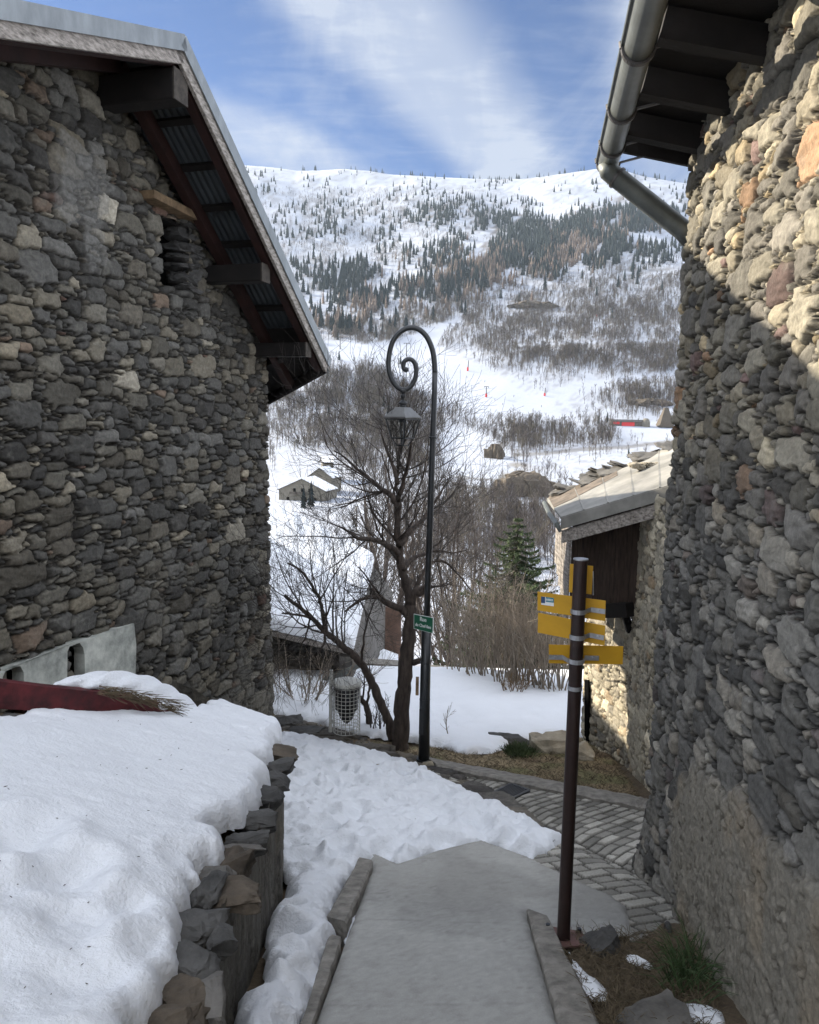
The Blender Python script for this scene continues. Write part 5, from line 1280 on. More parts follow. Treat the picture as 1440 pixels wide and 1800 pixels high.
ltn.lathe(lt, prof[::-1], 18); ltn.build('hanger','iron_black',lamp,smooth=False)
rot = R(8)
def sq(r, z, n=4): return [lt+Vector((r*math.cos(rot+math.pi/2*k), r*math.sin(rot+math.pi/2*k), z)) for k in range(4)]
def frust(mb, r0, z0, r1, z1): 
    a = sq(r0,z0); b = sq(r1,z1); mb.add(a+b,[(0,1,5,4),(1,2,6,5),(2,3,7,6),(3,0,4,7),(3,2,1,0),(4,5,6,7)])
W = 0.212; wtop = W
mb = MB(); frust(mb, wtop, H(735), wtop, H(733)); frust(mb, wtop*0.99, H(733), 0.085, H(716)); bevel(mb.build('lantern_roof','iron_roof',lamp),0.004)
cage = MB(); rim1 = sq(.188,H(737)); rim2 = sq(.122,H(770)); rim3 = sq(.062,H(783))
for k in range(4):
    cage.beam(rim1[k],rim2[k],.018,.018); cage.beam(rim2[k],rim2[(k+1)%4],.016,.016); cage.beam(rim2[k],rim3[k],.014,.014); cage.beam(rim3[k],rim3[(k+1)%4],.014,.014); cage.beam(rim1[k],rim1[(k+1)%4],.014,.014)
cg = cage.build('lantern_cage','iron_black',lamp)
mb = MB(); mb.tube([lt+Vector((0,0,H(736))),lt+Vector((0,0,H(742)))],[.05,.045],12); mb.build('lamp_holder','iron_black',cg)
for k in range(4):
    mb = MB(); a,b,c_,d = rim1[k],rim1[(k+1)%4],rim2[(k+1)%4],rim2[k]; i_ = Vector((0,0,0)); cen = (a+b+c_+d)/4; s_ = 0.95
    mb.add([cen+(q-cen)*s_ for q in (a,b,c_,d)],[(0,1,2,3)]); g = mb.build('pane','glass',cg); sm = g.modifiers.new('t','SOLIDIFY'); sm.thickness = .002
mb = MB(); c = ax(742,1205); mb.box(c+Vector((-.055,-.02,0)),(.035,.06,.20)); mb.build('control_box','wood_warm',lamp)
for py in (1100,1165,1230,1262):
    mb = MB(); c = ax(749-(py-1100)*0.016,py); mb.tube([c,c+Vector((0,0,.012))],[.0625,.0625],16); mb.build('strap','iron_black',lamp)
mb = MB(); c = ax(742,1265); mb.box(c+Vector((-.01,-.066,0)),(.05,.006,.30)); mb.build('hatch_door','iron_black',lamp)
# street name sign strapped to the lamp
sgn = thing('street_sign', ax(744,1096)+Vector((0,-.09,0)), 'green street name sign with white letters strapped to the lamp post', 'sign')
def panel(corners, D0, D1, th): # px corners tl,tr,br,bl with depth left/right
    (a,b,c,d) = corners; return [P(a[0],a[1],D0),P(b[0],b[1],D1),P(c[0],c[1],D1),P(d[0],d[1],D0)]
q = panel([(727,1079),(762,1086),(761,1114),(727,1105)], DLM-.06, DLM-.28, .01)
nrm = (q[1]-q[0]).cross(q[3]-q[0]).normalized()
if nrm.y > 0: nrm = -nrm
mb = MB(); mb.prism([v-nrm*0.010 for v in q], nrm*0.006); mb.build('border','white_paint',sgn)
cen = sum(q,Vector())/4; mb = MB(); mb.prism([cen+(v-cen)*0.93-nrm*0.003 for v in q], nrm*0.003); mb.build('plate','sign_green',sgn)
def text_mesh(s, size, center, xdir, ydir, nrm, name, mat, parent, bold=0.0):
    cu = bpy.data.curves.new('t','FONT'); cu.body = s; cu.size = size; cu.align_x = 'CENTER'; cu.align_y = 'CENTER'; cu.extrude = 0.0015; cu.offset = bold; cu.resolution_u = 4
    o = bpy.data.objects.new('tmp_text', cu); COL.objects.link(o); dg = bpy.context.evaluated_depsgraph_get(); me = bpy.data.meshes.new_from_object(o.evaluated_get(dg)); bpy.data.objects.remove(o)
    M = Matrix((( xdir.x, ydir.x, nrm.x, center.x),(xdir.y,ydir.y,nrm.y,center.y),(xdir.z,ydir.z,nrm.z,center.z),(0,0,0,1)))
    me.transform(M); me.materials.clear(); return link_mesh(name, me, mat, parent)
xd = (q[1]-q[0]).normalized(); yd = ((q[0]-q[3])-xd*(q[0]-q[3]).dot(xd)).normalized(); ydt = (q[0]-q[3]).normalized()
ls = (q[1]-q[0]).length
text_mesh('Rue', 0.066, cen+ydt*0.045+nrm*0.0015, xd, ydt, nrm, 'lettering', 'white_paint', sgn, 0.0012)
text_mesh('du Chef-lieu', 0.053*ls/0.33, cen-ydt*0.028+nrm*0.0015, xd, ydt, nrm, 'lettering', 'white_paint', sgn, 0.0010)

# ================================================================== HIKING SIGNPOST
DS = G(990,1657,0.045).y
sb0 = P(990,1656,DS)
sp = thing('signpost', sb0, 'dark brown steel hiking signpost on a reddish foot plate beside the path', 'signpost')
top = P(1021,984,DS)
mb = MB(); mb.tube([sb0+Vector((0,0,0)), sb0.lerp(top,.5), top],[.033,.033,.033],20,cap=True); mb.build('post','iron_brown',sp,smooth=False)
mb = MB(); mb.tube([top, top+Vector((0,0,.006))],[.0365,.0365],20); mb.build('post_cap','steel',sp)
mb = MB(); qq = [G(960,1630,.056),G(1023,1640,.056),G(1030,1664,.056),G(985,1668,.056)]; mb.prism(qq,(0,0,.010)); fp = mb.build('foot_plate','plate_red',sp)
for a,b in ((963,1633),(1018,1641)):
    mb = MB(); c = G(a,b,.06); mb.tube([c,c+Vector((0,0,.03))],[.012,.012],6); mb.build('bolt','iron_black',fp)
def sline(py): # post centre at pixel row
    t = (py-984)/(1656-984); return top.lerp(sb0,t)
def signboard(px4, Dl, Dr, label, clamps, group='yellow boards on the hiking signpost', arrow=None):
    q = panel(px4, Dl, Dr, .01); n = (q[1]-q[0]).cross(q[3]-q[0]).normalized()
    if n.y > 0: n = -n
    cen = sum(q,Vector())/4; t = thing('hiking_sign', cen, label, 'sign', group)
    mb = MB(); mb.prism(q, -n*0.003); bevel(mb.build('board','sign_yellow',t),0.001)
    for py, s in clamps:
        c = sline(py); mb = MB(); arcp = [c+Vector((math.cos(a)*.0365, math.sin(a)*.0365,0)) for a in np.linspace(math.pi*0.95,math.pi*2.05,11)]
        for u,v in zip(arcp[:-1],arcp[1:]): mb.beam(u,v,.003,.022)
        xd = (q[1]-q[0]).normalized()
        for s2 in (-1,1):
            if s in (0,s2): 
                e = c+Vector((s2*.040,0,0)); d0 = (e-cen).dot(n); f_ = e - n*(d0-0.006); mb.beam(e,f_+xd*s2*.015,.003,.022); mb.beam(f_+xd*s2*.015,f_+xd*s2*.085,.004,.024)
                mb.tube([f_+xd*s2*.055+n*0.0,f_+xd*s2*.055+n*.014],[.007,.007],6)
        mb.build('clamp','steel',t)
    return t, q, n
s1_,q1_,n1_ = signboard([(1002,991),(1043,995),(1040,1045),(1000,1041)], DS+.075, DS+.05, 'small upright yellow board at the top of the signpost', [])
mb = MB(); mb.beam(P(1043,1004,DS+.045),P(1043,1046,DS+.045),.004,.004,up=(0,1,0)); mb.build('edge_strip','steel',s1_)
s2_,q2_,n2_ = signboard([(945,1040),(1065,1056),(1064,1092),(945,1073)], DS+.13, DS-.03+.05, 'yellow board with a small blue sticker, second from the top of the signpost', [(1070,1)])
s3_,q3_,n3_ = signboard([(946,1077),(1064,1100),(1063,1135),(945,1112)], DS+.13, DS-.03+.05, 'plain tilted yellow board below the one with the sticker', [(1113,1)])
s4_,q4_,n4_ = signboard([(965,1133),(1096,1136),(1095,1168),(965,1166)], DS+.055, DS+.06, 'darker yellow board, lowest and set furthest right on the signpost', [(1154,0)])
def on_board(q, u, v, n, d): return q[0]+(q[1]-q[0])*u+(q[3]-q[0])*v+n*d
def sticker(q,n,u0,v0,u1,v1,mat,par,name,d=.0012):
    mb = MB(); mb.prism([on_board(q,u0,v0,n,d),on_board(q,u1,v0,n,d),on_board(q,u1,v1,n,d),on_board(q,u0,v1,n,d)], n*.0006); return mb.build(name,mat,par)
sticker(q2_,n2_,.055,.22,.245,.66,'white_paint',s2_,'sticker_base')
sticker(q2_,n2_,.055,.22,.115,.56,'sticker_navy',s2_,'sticker_emblem',.002)
sticker(q2_,n2_,.125,.22,.245,.47,'sticker_blue',s2_,'sticker_band',.002)
for k in range(5): sticker(q2_,n2_,.135+.02*k,.29,.147+.02*k,.40,'white_paint',s2_,'sticker_mark',.0028)
for py in (1200,):
    mb = MB(); c = sline(py); mb.tube([c+Vector((0,0,-.010)),c+Vector((0,0,.010))],[.036,.036],20); mb.build('ring_clamp','steel',sp)

# ================================================================== LITTER BIN
D_b = G(606,1291,0.08).y
bb = P(606,1287,D_b); bt = P(610,1195,D_b)
bin_ = thing('litter_bin', Vector((bb.x,bb.y,float(Zg(bb.x,D_b))+.08)), 'white wire mesh litter bin with round lid and black bag on a post', 'litter bin')
bx0, by0 = bt.x, bt.y; zt_, zb_ = P(608,1206,D_b).z, P(608,1284,D_b).z
rw = 24.5/1385*D_b; c0 = Vector((bx0,by0,0))
mb = MB(); mb.lathe(Vector((bx0,by0,P(608,1204,D_b).z)),[(rw*1.02,0),(rw*1.10,.01),(rw*1.10,.035),(rw*1.0,.055),(rw*.5,.075),(.01,.08)],28); mb.build('lid','bin_white',bin_,smooth=False)
mb = MB(); mb.lathe(Vector((bx0,by0,P(608,1211,D_b).z)),[(rw*1.0,0),(rw*1.02,.03),(rw*1.0,.045)],28); mb.build('bag_rim','bag_black',bin_)
for k in range(20):
    a = 2*math.pi*k/20; d = Vector((math.cos(a)*rw,math.sin(a)*rw,0)); mb = MB(); mb.tube([c0+d+Vector((0,0,zb_)),c0+d+Vector((0,0,zt_))],.0042,5); mb.build('upright_wire','bin_white',bin_)
for k in range(13):
    z = zb_+(zt_-zb_)*k/12; mb = MB(); mb.tube([c0+Vector((math.cos(a)*rw,math.sin(a)*rw,z)) for a in np.linspace(0,2*math.pi,29)],.0042,5,cap=False); mb.build('hoop_wire','bin_white',bin_)
mb = MB(); mb.lathe(Vector((bx0,by0,0)),[(.02,zb_+.10),(rw*.45,zb_+.16),(rw*.75,zb_+.3),(rw*.86,(zb_+zt_)/2),(rw*.92,zt_-.02)],20); bo = mb.build('bag','bag_black',bin_,smooth=True)
mb = MB(); a = P(586,1288,D_b); b_ = P(589,1178,D_b); mb.tube([Vector((bx0-rw-.035,by0,zb_-.02)),Vector((bx0-rw-.03,by0,P(588,1178,D_b).z))],.024,10); mb.build('post','bin_white',bin_)
mb = MB(); mb.box(Vector((bx0-rw-.01,by0,zt_-.10)),(.06,.03,.05)); mb.box(Vector((bx0-rw-.01,by0,zb_+.12)),(.06,.03,.05)); mb.build('bracket','bin_white',bin_)

# ================================================================== BARE TREES
def grow(mbs, p, d, r, L, lvl, rnd, maxl, up=0.25, wig=0.30, nch=(4,6), ang=(25,60), gravity=0.0, minr=0.0016, tip=0.35):
    n = max(4, int(L/0.10)) if lvl < maxl else 4; st = L/n; pts = [Vector(p)]; rad = [r]; d = Vector(d).normalized(); kids = []
    for i in range(n):
        d = (d + Vector((rnd.gauss(0,wig),rnd.gauss(0,wig),rnd.gauss(0,wig)+up*0.6-gravity))*0.30).normalized()
        pts.append(pts[-1]+d*st); rad.append(max(minr, r*(1-(1-tip)*(i+1)/n)))
        kids.append((pts[-1].copy(), d.copy(), rad[-1], (i+1)/n))
    sides = 6 if r > .02 else (4 if r > .008 else 3)
    mbs[0 if r > .012 else 1].tube(pts, rad, sides, cap=False)
    if lvl >= maxl: return
    nc = rnd.randint(*nch)
    for k in range(nc):
        t = rnd.uniform(.22,1.0); q = kids[min(len(kids)-1,int(t*len(kids)))]
        a = R(rnd.uniform(*ang)); ax_ = q[1].cross(Vector((rnd.gauss(0,1),rnd.gauss(0,1),rnd.gauss(0,1)))).normalized()
        nd = (Matrix.Rotation(a,3,ax_) @ q[1]); grow(mbs, q[0], nd, max(minr,q[2]*rnd.uniform(.5,.75)), L*rnd.uniform(.45,.72), lvl+1, rnd, maxl, up, wig, nch, ang, gravity, minr, tip)
def limb(mbs, pxs, D, r0, r1, rnd, kids=0, kl=(.5,.9), maxl=3, up=.25, sides=10, dvar=None, kstart=.25, nch=(4,6), rbr=None):
    k = len(pxs); P3 = []
    sm_ = smoothpts(pxs, 4); m = len(sm_)
    Ds = dvar or [D]*2
    for i,(a,b) in enumerate(sm_):
        t = i/(m-1); P3.append(P(a,b,Ds[0]*(1-t)+Ds[-1]*t)+Vector((rnd.gauss(0,.006),rnd.gauss(0,.006),0)))
    rr = [r0*(1-i/(m-1))+r1*i/(m-1) for i in range(m)]; rr = [q*(1+rnd.uniform(-.07,.09)) for q in rr]
    mbs[0].tube(P3, rr, sides, cap=True)
    for j in range(kids):
        t = rnd.uniform(kstart,1); i = min(m-2,int(t*(m-1))); d = (P3[i+1]-P3[i]).normalized()
        ax_ = d.cross(Vector((rnd.gauss(0,1),rnd.gauss(0,1),rnd.gauss(0,1)))).normalized(); nd = Matrix.Rotation(R(rnd.uniform(30,75)),3,ax_)@d
        grow(mbs, P3[i], nd, rr[i]*rnd.uniform(.25,.5) if rbr is None else rbr*rnd.uniform(.7,1.2), rnd.uniform(*kl), 1, rnd, maxl, up=up, nch=nch)
    return P3, rr
rnd = random.Random(101); DT = G(704,1314,0.03).y
tb = P(704,1313,DT); base = Vector((tb.x,DT,float(Zg(tb.x,DT))-.05))
ot = thing('bare_tree', base, 'large gnarled leafless tree with thick dark trunk, left of the lamp post', 'tree')
mbs = [MB(), MB()]
limb(mbs,[(703,1318),(705,1290),(706,1250),(710,1210),(714,1165),(718,1120),(722,1080),(722,1055)],DT,.108,.070,rnd,0,sides=14)
limb(mbs,[(722,1060),(716,1035),(710,1010),(704,985),(702,960),(699,935),(700,905),(701,880),(697,850),(700,815),(703,780)],DT,.064,.016,rnd,18,(.6,1.15),3,up=.35,dvar=[DT,DT+.2])
limb(mbs,[(723,1062),(729,1040),(738,1043),(747,1034),(757,1030)],DT,.055,.035,rnd,4,(.3,.6),2)
limb(mbs,[(720,1085),(708,1072),(694,1066),(681,1060),(668,1052),(656,1049),(640,1052),(622,1062),(607,1075)],DT,.050,.012,rnd,12,(.35,.8),3,up=.1,dvar=[DT,DT-.5])
limb(mbs,[(656,1050),(655,1036)],DT-.3,.035,.030,rnd,0)
limb(mbs,[(699,972),(686,962),(670,953),(650,948),(630,946),(612,934),(596,925)],DT,.045,.010,rnd,10,(.5,1.0),3,up=.3,dvar=[DT,DT-.8])
limb(mbs,[(701,890),(685,868),(668,858),(650,842),(628,824),(606,804),(588,792)],DT,.040,.008,rnd,12,(.5,1.0),3,up=.4,dvar=[DT,DT+.8])
limb(mbs,[(703,960),(716,940),(730,925),(744,912),(760,890),(778,862),(792,838)],DT,.038,.008,rnd,12,(.5,1.0),3,up=.4,dvar=[DT,DT+.9])
limb(mbs,[(709,1000),(722,985),(742,975),(768,968),(796,972),(822,966)],DT,.032,.007,rnd,12,(.45,.9),3,up=.2,dvar=[DT,DT+1.2])
limb(mbs,[(700,880),(708,850),(718,812),(724,775),(730,740)],DT,.032,.006,rnd,10,(.5,.95),3,up=.5,dvar=[DT,DT-.5])
limb(mbs,[(699,850),(690,815),(676,780),(668,750)],DT,.028,.006,rnd,12,(.5,.9),3,up=.5,dvar=[DT,DT+.4])
limb(mbs,[(727,1165),(736,1162),(745,1160)],DT,.040,.034,rnd,0,dvar=[DT,DT-.2])
limb(mbs,[(722,1050),(748,1000),(775,985),(806,1010),(830,1040)],DT,.028,.006,rnd,10,(.4,.8),3,up=.1,dvar=[DT,DT+1.0])
mbs[0].build('trunk','bark',ot,smooth=True); mbs[1].build('twigs','twig',ot)
rnd = random.Random(102); DT = G(690,1299,0.08).y
base = P(689,1296,DT); ot = thing('bare_tree', Vector((base.x,DT,float(Zg(base.x,DT))-.03)), 'leafless tree with slanting trunk leaning left over the litter bin', 'tree')
mbs = [MB(), MB()]
limb(mbs,[(690,1300),(684,1270),(669,1236),(658,1208),(646,1183),(634,1165),(623,1152),(610,1142),(596,1131),(584,1120),(572,1112),(560,1098),(550,1088),(534,1074),(522,1064),(500,1046)],DT,.062,.022,rnd,12,(.5,1.0),3,up=.5,kstart=.45,dvar=[DT,DT+.3])
limb(mbs,[(572,1112),(568,1080),(560,1050),(545,1025),(528,1002),(505,990)],DT+.2,.028,.010,rnd,10,(.5,1.0),3,up=.6)
limb(mbs,[(572,1112),(548,1088),(520,1080),(497,1078)],DT+.2,.022,.010,rnd,8,(.4,.8),3,up=.5)
limb(mbs,[(585,1122),(586,1060),(588,1000),(585,950)],DT+.2,.014,.005,rnd,12,(.4,.8),3,up=.6)
limb(mbs,[(603,1138),(601,1090),(606,1040),(612,1000)],DT+.2,.012,.005,rnd,10,(.4,.8),3,up=.6)
limb(mbs,[(572,1112),(570,1130),(560,1150)],DT+.2,.02,.01,rnd,8,(.4,.7),3,up=-.2)
limb(mbs,[(545,1085),(540,1110),(530,1135)],DT+.2,.014,.008,rnd,12,(.4,.8),3,up=-.25)
limb(mbs,[(635,1168),(640,1120),(650,1080),(668,1040)],DT,.018,.006,rnd,10,(.4,.8),3,up=.4)
mbs[0].build('trunk','bark',ot,smooth=True); mbs[1].build('twigs','twig',ot)
rnd = random.Random(103)
base = P(654,1294,10.5); ot = thing('bare_tree', base, 'short forked sapling trunk between litter bin and the slanting tree', 'tree')
mbs = [MB(), MB()]
limb(mbs,[(654,1298),(650,1268),(644,1242),(638,1232),(632,1224)],10.5,.048,.032,rnd,2,(.3,.5),2)
limb(mbs,[(644,1244),(648,1218),(650,1190),(650,1168)],10.5,.020,.007,rnd,6,(.3,.5),2,up=.5)
mbs[0].build('trunk','bark',ot,smooth=True); mbs[1].build('twigs','twig',ot)
# generic bare trees at middle distance
def bare_tree_proto(seed, h=7.0, maxl=3, spread=.25, stems=1, r=0.012, nch=(5,8)):
    rnd = random.Random(seed); mbs = [MB(), MB()]
    for s_ in range(stems):
        d = Vector((rnd.gauss(0,.12*stems),rnd.gauss(0,.12*stems),1)); n = 10; pts = [Vector((0,0,-.2))]; dd = d.normalized()
        for i in range(n): dd = (dd+Vector((rnd.gauss(0,.07),rnd.gauss(0,.07),.05))).normalized(); pts.append(pts[-1]+dd*h*0.85/n)
        rad = [h*r*(1-.85*i/n) for i in range(n+1)]; mbs[0].tube(pts, rad, 5, cap=False)
        for j in range(22//stems+4):
            t = rnd.uniform(.22,1); i = min(n-1,int(t*n)); d0 = (pts[i+1]-pts[i]).normalized(); a = rnd.random()*6.28
            nd = (d0*0.55+Vector((math.cos(a),math.sin(a),.35))*0.8).normalized(); grow(mbs, pts[i], nd, rad[i]*.4, h*rnd.uniform(.14,.28)*(1.25-t*.6), 2, rnd, maxl, up=.5, wig=.22, nch=nch, minr=h*.0009)
    return mbs
protos = []
for i in range(5):
    m_ = bare_tree_proto(200+i, 7.0, 3 if i<3 else 3, stems=1 if i<3 else 3)
    root = bpy.data.objects.new('bare_tree', None); a = m_[0].build('trunk','bark'); b = m_[1].build('twigs','twig'); a.parent = root; b.parent = root; protos.append((root,a,b))
used = [False]*5
def put_tree(i, loc, h, rz, label, group):
    root,a,b = protos[i]
    if not used[i]: used[i] = True; o = root; COL.objects.link(o)
    else:
        o = root.copy(); COL.objects.link(o)
        for c in (a,b): k = c.copy(); COL.objects.link(k); k.parent = o
    s = h/7.0; o.location = loc; o.scale = (s,s,s); o.rotation_euler = (0,0,rz); tag(o, label, 'tree', group); return o
rnd = random.Random(300)
# (px of trunk, py of top, depth)
mids = [(668,790,34),(700,790,38),(760,760,42),(800,770,44),(655,850,48),(688,800,52),(735,780,56),(790,790,55),(835,850,50),(680,740,66),(830,810,66),(850,900,44),(872,930,40),(770,900,30),(830,950,34),(820,980,26),(960,930,46),(985,960,40),(940,900,60),(1000,940,60),(970,1010,30)]
for k,(px,py,D) in enumerate(mids):
    topz = P(px,py,D); x_, z_ = terr(np.array([float(px)]),np.array([float(D)])); h = min(14.0, topz.z-float(z_[0])); h = max(h,3)
    put_tree(k%5, Vector((topz.x, D, topz.z-h)), h, rnd.random()*6.28, 'slender leafless tree in the thicket behind the lamp post', 'leafless trees behind the lamp post')
# ================================================================== SHRUBS
def shrub(name, px, py, D, nst, h, spread, label, seed, mat='hazel', lvl=2, fan=0.35):
    rnd = random.Random(seed); c = P(px,py,D); c.z = float(Zg(c.x,D))-.03 if D < 14 else float(terr(np.array([float(px)]),np.array([float(D)]))[1][0]); t = thing(name, c, label, 'shrub', 'leafless shrubs at the garden edge'); mbs = [MB(), MB()]
    for k in range(nst):
        a = rnd.random()*6.28; q = c+Vector((math.cos(a)*spread*rnd.random(), math.sin(a)*spread*rnd.random()*.6, 0)); d = Vector((math.cos(a)*fan*rnd.random(), math.sin(a)*fan*rnd.random(), 1)); L = h*rnd.uniform(.6,1.05)
        n = 9; pts = [q]; dd = d.normalized(); r0 = rnd.uniform(.008,.014)
        for i in range(n): dd = (dd+Vector((rnd.gauss(0,.07),rnd.gauss(0,.07),.02))).normalized(); pts.append(pts[-1]+dd*L/n)
        rad = [r0*(1-.75*i/n) for i in range(n+1)]; mbs[0].tube(pts,rad,4,cap=False)
        for j in range(9):
            i = rnd.randint(3,n-1); ax_ = dd.cross(Vector((rnd.gauss(0,1),rnd.gauss(0,1),rnd.gauss(0,1)))).normalized()
            grow(mbs, pts[i], Matrix.Rotation(R(rnd.uniform(20,50)),3,ax_)@(pts[i+1]-pts[i]).normalized(), rad[i]*.5, L*rnd.uniform(.15,.35), 2, rnd, lvl+1 if j<3 else lvl, up=.4, wig=.2, nch=(2,4), minr=.0022)
    mbs[0].build('stems',mat,t); mbs[1].build('twigs',mat,t); return t
shrub('shrub',905,1262,13.0,40,1.95,.38,'dense leafless shrub of many pale stems in the middle of the garden edge',1)
shrub('shrub',862,1235,13.4,32,1.9,.42,'pale leafless shrub left of the densest one',2)
shrub('shrub',820,1212,13.8,26,1.8,.40,'thin leafless shrub at the left end of the garden edge',3)
shrub('shrub',948,1258,12.8,30,2.0,.35,'leafless shrub just right of the densest one',4)
shrub('shrub',985,1262,12.6,22,1.7,.30,'low spreading leafless shrub beside the yellow boards',5, fan=.6)
shrub('shrub',925,1180,15.0,30,1.7,.9,'leafless thicket rising behind the garden shrubs, centre',6)
shrub('shrub',860,1170,15.5,28,1.8,1.0,'leafless thicket rising behind the garden shrubs, left',7)
shrub('shrub',970,1180,15.0,22,1.5,.8,'leafless thicket rising behind the garden shrubs, right',8)
shrub('shrub',905,1268,12.5,16,.40,.22,'low rusty brown twiggy clump in the snow below the shrubs',9,mat='wood_warm',fan=.9)
shrub('shrub',663,1296,10.3,7,.55,.12,'few thin bare shoots in the snow beside the sapling trunk',10,mat='twig')
shrub('shrub',792,1318,10.0,1,.60,.02,'one thin pale twiggy shoot standing in the snow right of the lamp',11)
shrub('shrub',540,1190,12.0,30,1.0,.7,'pale tangle of bare brush hanging over the dark wall behind the bin',12,fan=1.2)
# ================================================================== SPRUCE
def spruce(px, ptop, D, h, wid, label, seed):
    rnd = random.Random(seed); tp = P(px,ptop,D); base = Vector((tp.x,D,tp.z-h)); t = thing('spruce_tree', base, label, 'tree')
    mb = MB(); mb.tube([base+Vector((0,0,-.5)),base+Vector((0,0,h*.6)),tp],[h*.016,h*.010,.01],8); mb.build('trunk','bark',t)
    V = []; Fc = []
    nl = 26
    for L in range(nl):
        tt_ = (L+0.5)/nl; z = h*(0.06+0.93*tt_); ln = wid*(1-tt_)**0.9*rnd.uniform(.8,1.1)+.10; nb = max(5,int(11*(1-tt_*.5)))
        a0 = rnd.random()*6
        for k in range(nb):
            a = a0+6.283*k/nb+rnd.uniform(-.2,.2); l = ln*rnd.uniform(.65,1.12); n = max(5,int(l/.055))
            for i in range(n):
                u = (i+.5)/n; p = base+Vector((math.cos(a)*l*u, math.sin(a)*l*u, z - l*0.22*math.sin(u*2.2)+l*.12*u*u))
                for q in range(5):
                    s = rnd.choice((-1,1)); side = Vector((-math.sin(a)*s, math.cos(a)*s, 0)); w = l*.20*(1.15-u)+.05
                    e = p+side*w*rnd.uniform(.3,1)+Vector((math.cos(a),math.sin(a),0))*w*.6+Vector((0,0,rnd.uniform(-.14,.03)*h/6)); hw = (e-p).normalized().cross(Vector((rnd.gauss(0,.3),rnd.gauss(0,.3),1))).normalized()*.016*h/6*3.0
                    b = len(V); V += [p-hw,p+hw,e]; Fc.append((b,b+1,b+2))
    mb = MB(); mb.v = [tuple(v) for v in V]; mb.f = Fc; mb.build('foliage','needles',t); return t
spruce(911,903,32,7.0,4.0,'dark green spruce rising behind the leafless shrubs',1)
# ================================================================== SNOW ROOFED HOUSE BELOW
hs = thing('low_house', P(560,1262,12.9), 'low dark stone house with big snow covered roof, beyond the litter bin', 'house')
e0 = P(440,1098,13.2); e1 = P(622,1142,13.0); r0_ = P(440,868,18.8); r1_ = P(658,984,17.6)
up_ = Vector((0,0,1))
nr_ = (e1-e0).cross(r0_-e0).normalized(); nr_ = nr_ if nr_.z>0 else -nr_
mb = MB(); mb.prism([e0-nr_*.12,e1-nr_*.12,r1_-nr_*.12,r0_-nr_*.12], nr_*.10); ro = mb.build('roof','wood_grey',hs)
def rp(u,v): return e0.lerp(e1,u).lerp(r0_.lerp(r1_,u),v)
nu_, nv_ = 60, 80; Ug,Vg = np.meshgrid(np.linspace(0,1,nu_),np.linspace(0,1,nv_),indexing='ij')
A_ = [np.array(list(p)) for p in (e0,e1,r0_,r1_)]
Bs = (A_[0][None,None]*(1-Ug[...,None])+A_[1]*Ug[...,None])*(1-Vg[...,None])+(A_[2]*(1-Ug[...,None])+A_[3]*Ug[...,None])*Vg[...,None]
ed = np.minimum(np.minimum(Ug,1-Ug)*3.5,np.minimum(Vg,1-Vg)*5)/.22; tk = .20*np.sqrt(np.clip(1-(1-np.clip(ed,0,1))**2,0,1))+.03*(fbm(Ug*9,Vg*3,3,1)-.5)+.05*(fbm(Ug*22+Vg*8,Vg*2,3,2)-.5)*sstep(.5,.9,Vg)
Bs = Bs+np.array(list(nr_))*tk[...,None]
grid_mesh('roof_snow',Bs[...,0],Bs[...,1],Bs[...,2],None,None,'snow',ro)
mb = MB(); b1 = e1+Vector((-.1,.0,0)); gw = [e1-nr_*.15+(r1_-e1)*.03, r1_-nr_*.15, P(664,1005,17.6), P(640,1215,13.6), P(612,1262,13.1)]
mb.prism([gw[0],gw[1],r1_+Vector((0.15,1.5,-3.2)),e1+Vector((0,1.5,-3.0)),Vector((e1.x,e1.y,-5.2))], Vector((-.25,0.02,0))); gwo = mb.build('gable_wall','slate',hs); tri(gwo)
# far half of the gable, going down beyond the ridge
mb = MB(); mb.prism([r1_-nr_*.15, r1_+Vector((.35,4.0,-1.6)), r1_+Vector((.35,4.0,-7)), Vector((e1.x,e1.y+.2,-7))+Vector((0,1,0)), Vector((e1.x,e1.y,-5.2)), e1-nr_*.15], Vector((-.22,0,0))); 
g2 = mb.build('far_gable','slate',hs); tri(g2)
rnd = random.Random(61); d_ = (e1-e0); d_.z = 0; Lh = d_.length; d_.normalize()
s,xy,nn,L = wall_path([(e0.x+.0,e0.y+.45),(e1.x-.15,e1.y+.45)], .018, 1, .05)
Zh = np.arange(-5.1,-3.2,.018)
stones = pack(0,L[-1],-5.2,-3.2,[(0.16,0.34,0.04,0.08,400),(0.08,0.2,0.025,0.05,2500)],rnd,rot=.03)
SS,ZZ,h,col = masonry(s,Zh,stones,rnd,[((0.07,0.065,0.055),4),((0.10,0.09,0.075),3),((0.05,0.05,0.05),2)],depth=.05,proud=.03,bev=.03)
kw = (ZZ < e0.z+(e1.z-e0.z)*SS/L[-1]-.16)[:-1,:-1]
grid_mesh('wall',xy[:,0][:,None]+nn[:,0][:,None]*h,xy[:,1][:,None]+nn[:,1][:,None]*h,ZZ,col,kw,'rubble',hs)
mb = MB(); mb.prism([Vector((e0.x,e0.y+.5,-5.2)),Vector((e1.x-.15,e1.y+.5,-5.2)),Vector((e1.x-.15,e1.y+.5,e1.z-.15)),Vector((e0.x,e0.y+.5,e0.z-.15))], Vector((0,3.5,0))); mb.build('inner_wall','wood_dark',hs)
mb = MB(); mb.tube([P(640,1165,12.9),P(600,1184,12.9),P(575,1192,12.9),P(566,1202,12.9),P(565,1258,12.9)],[.05]*5,12); mb.build('downpipe','zinc',hs,smooth=True)
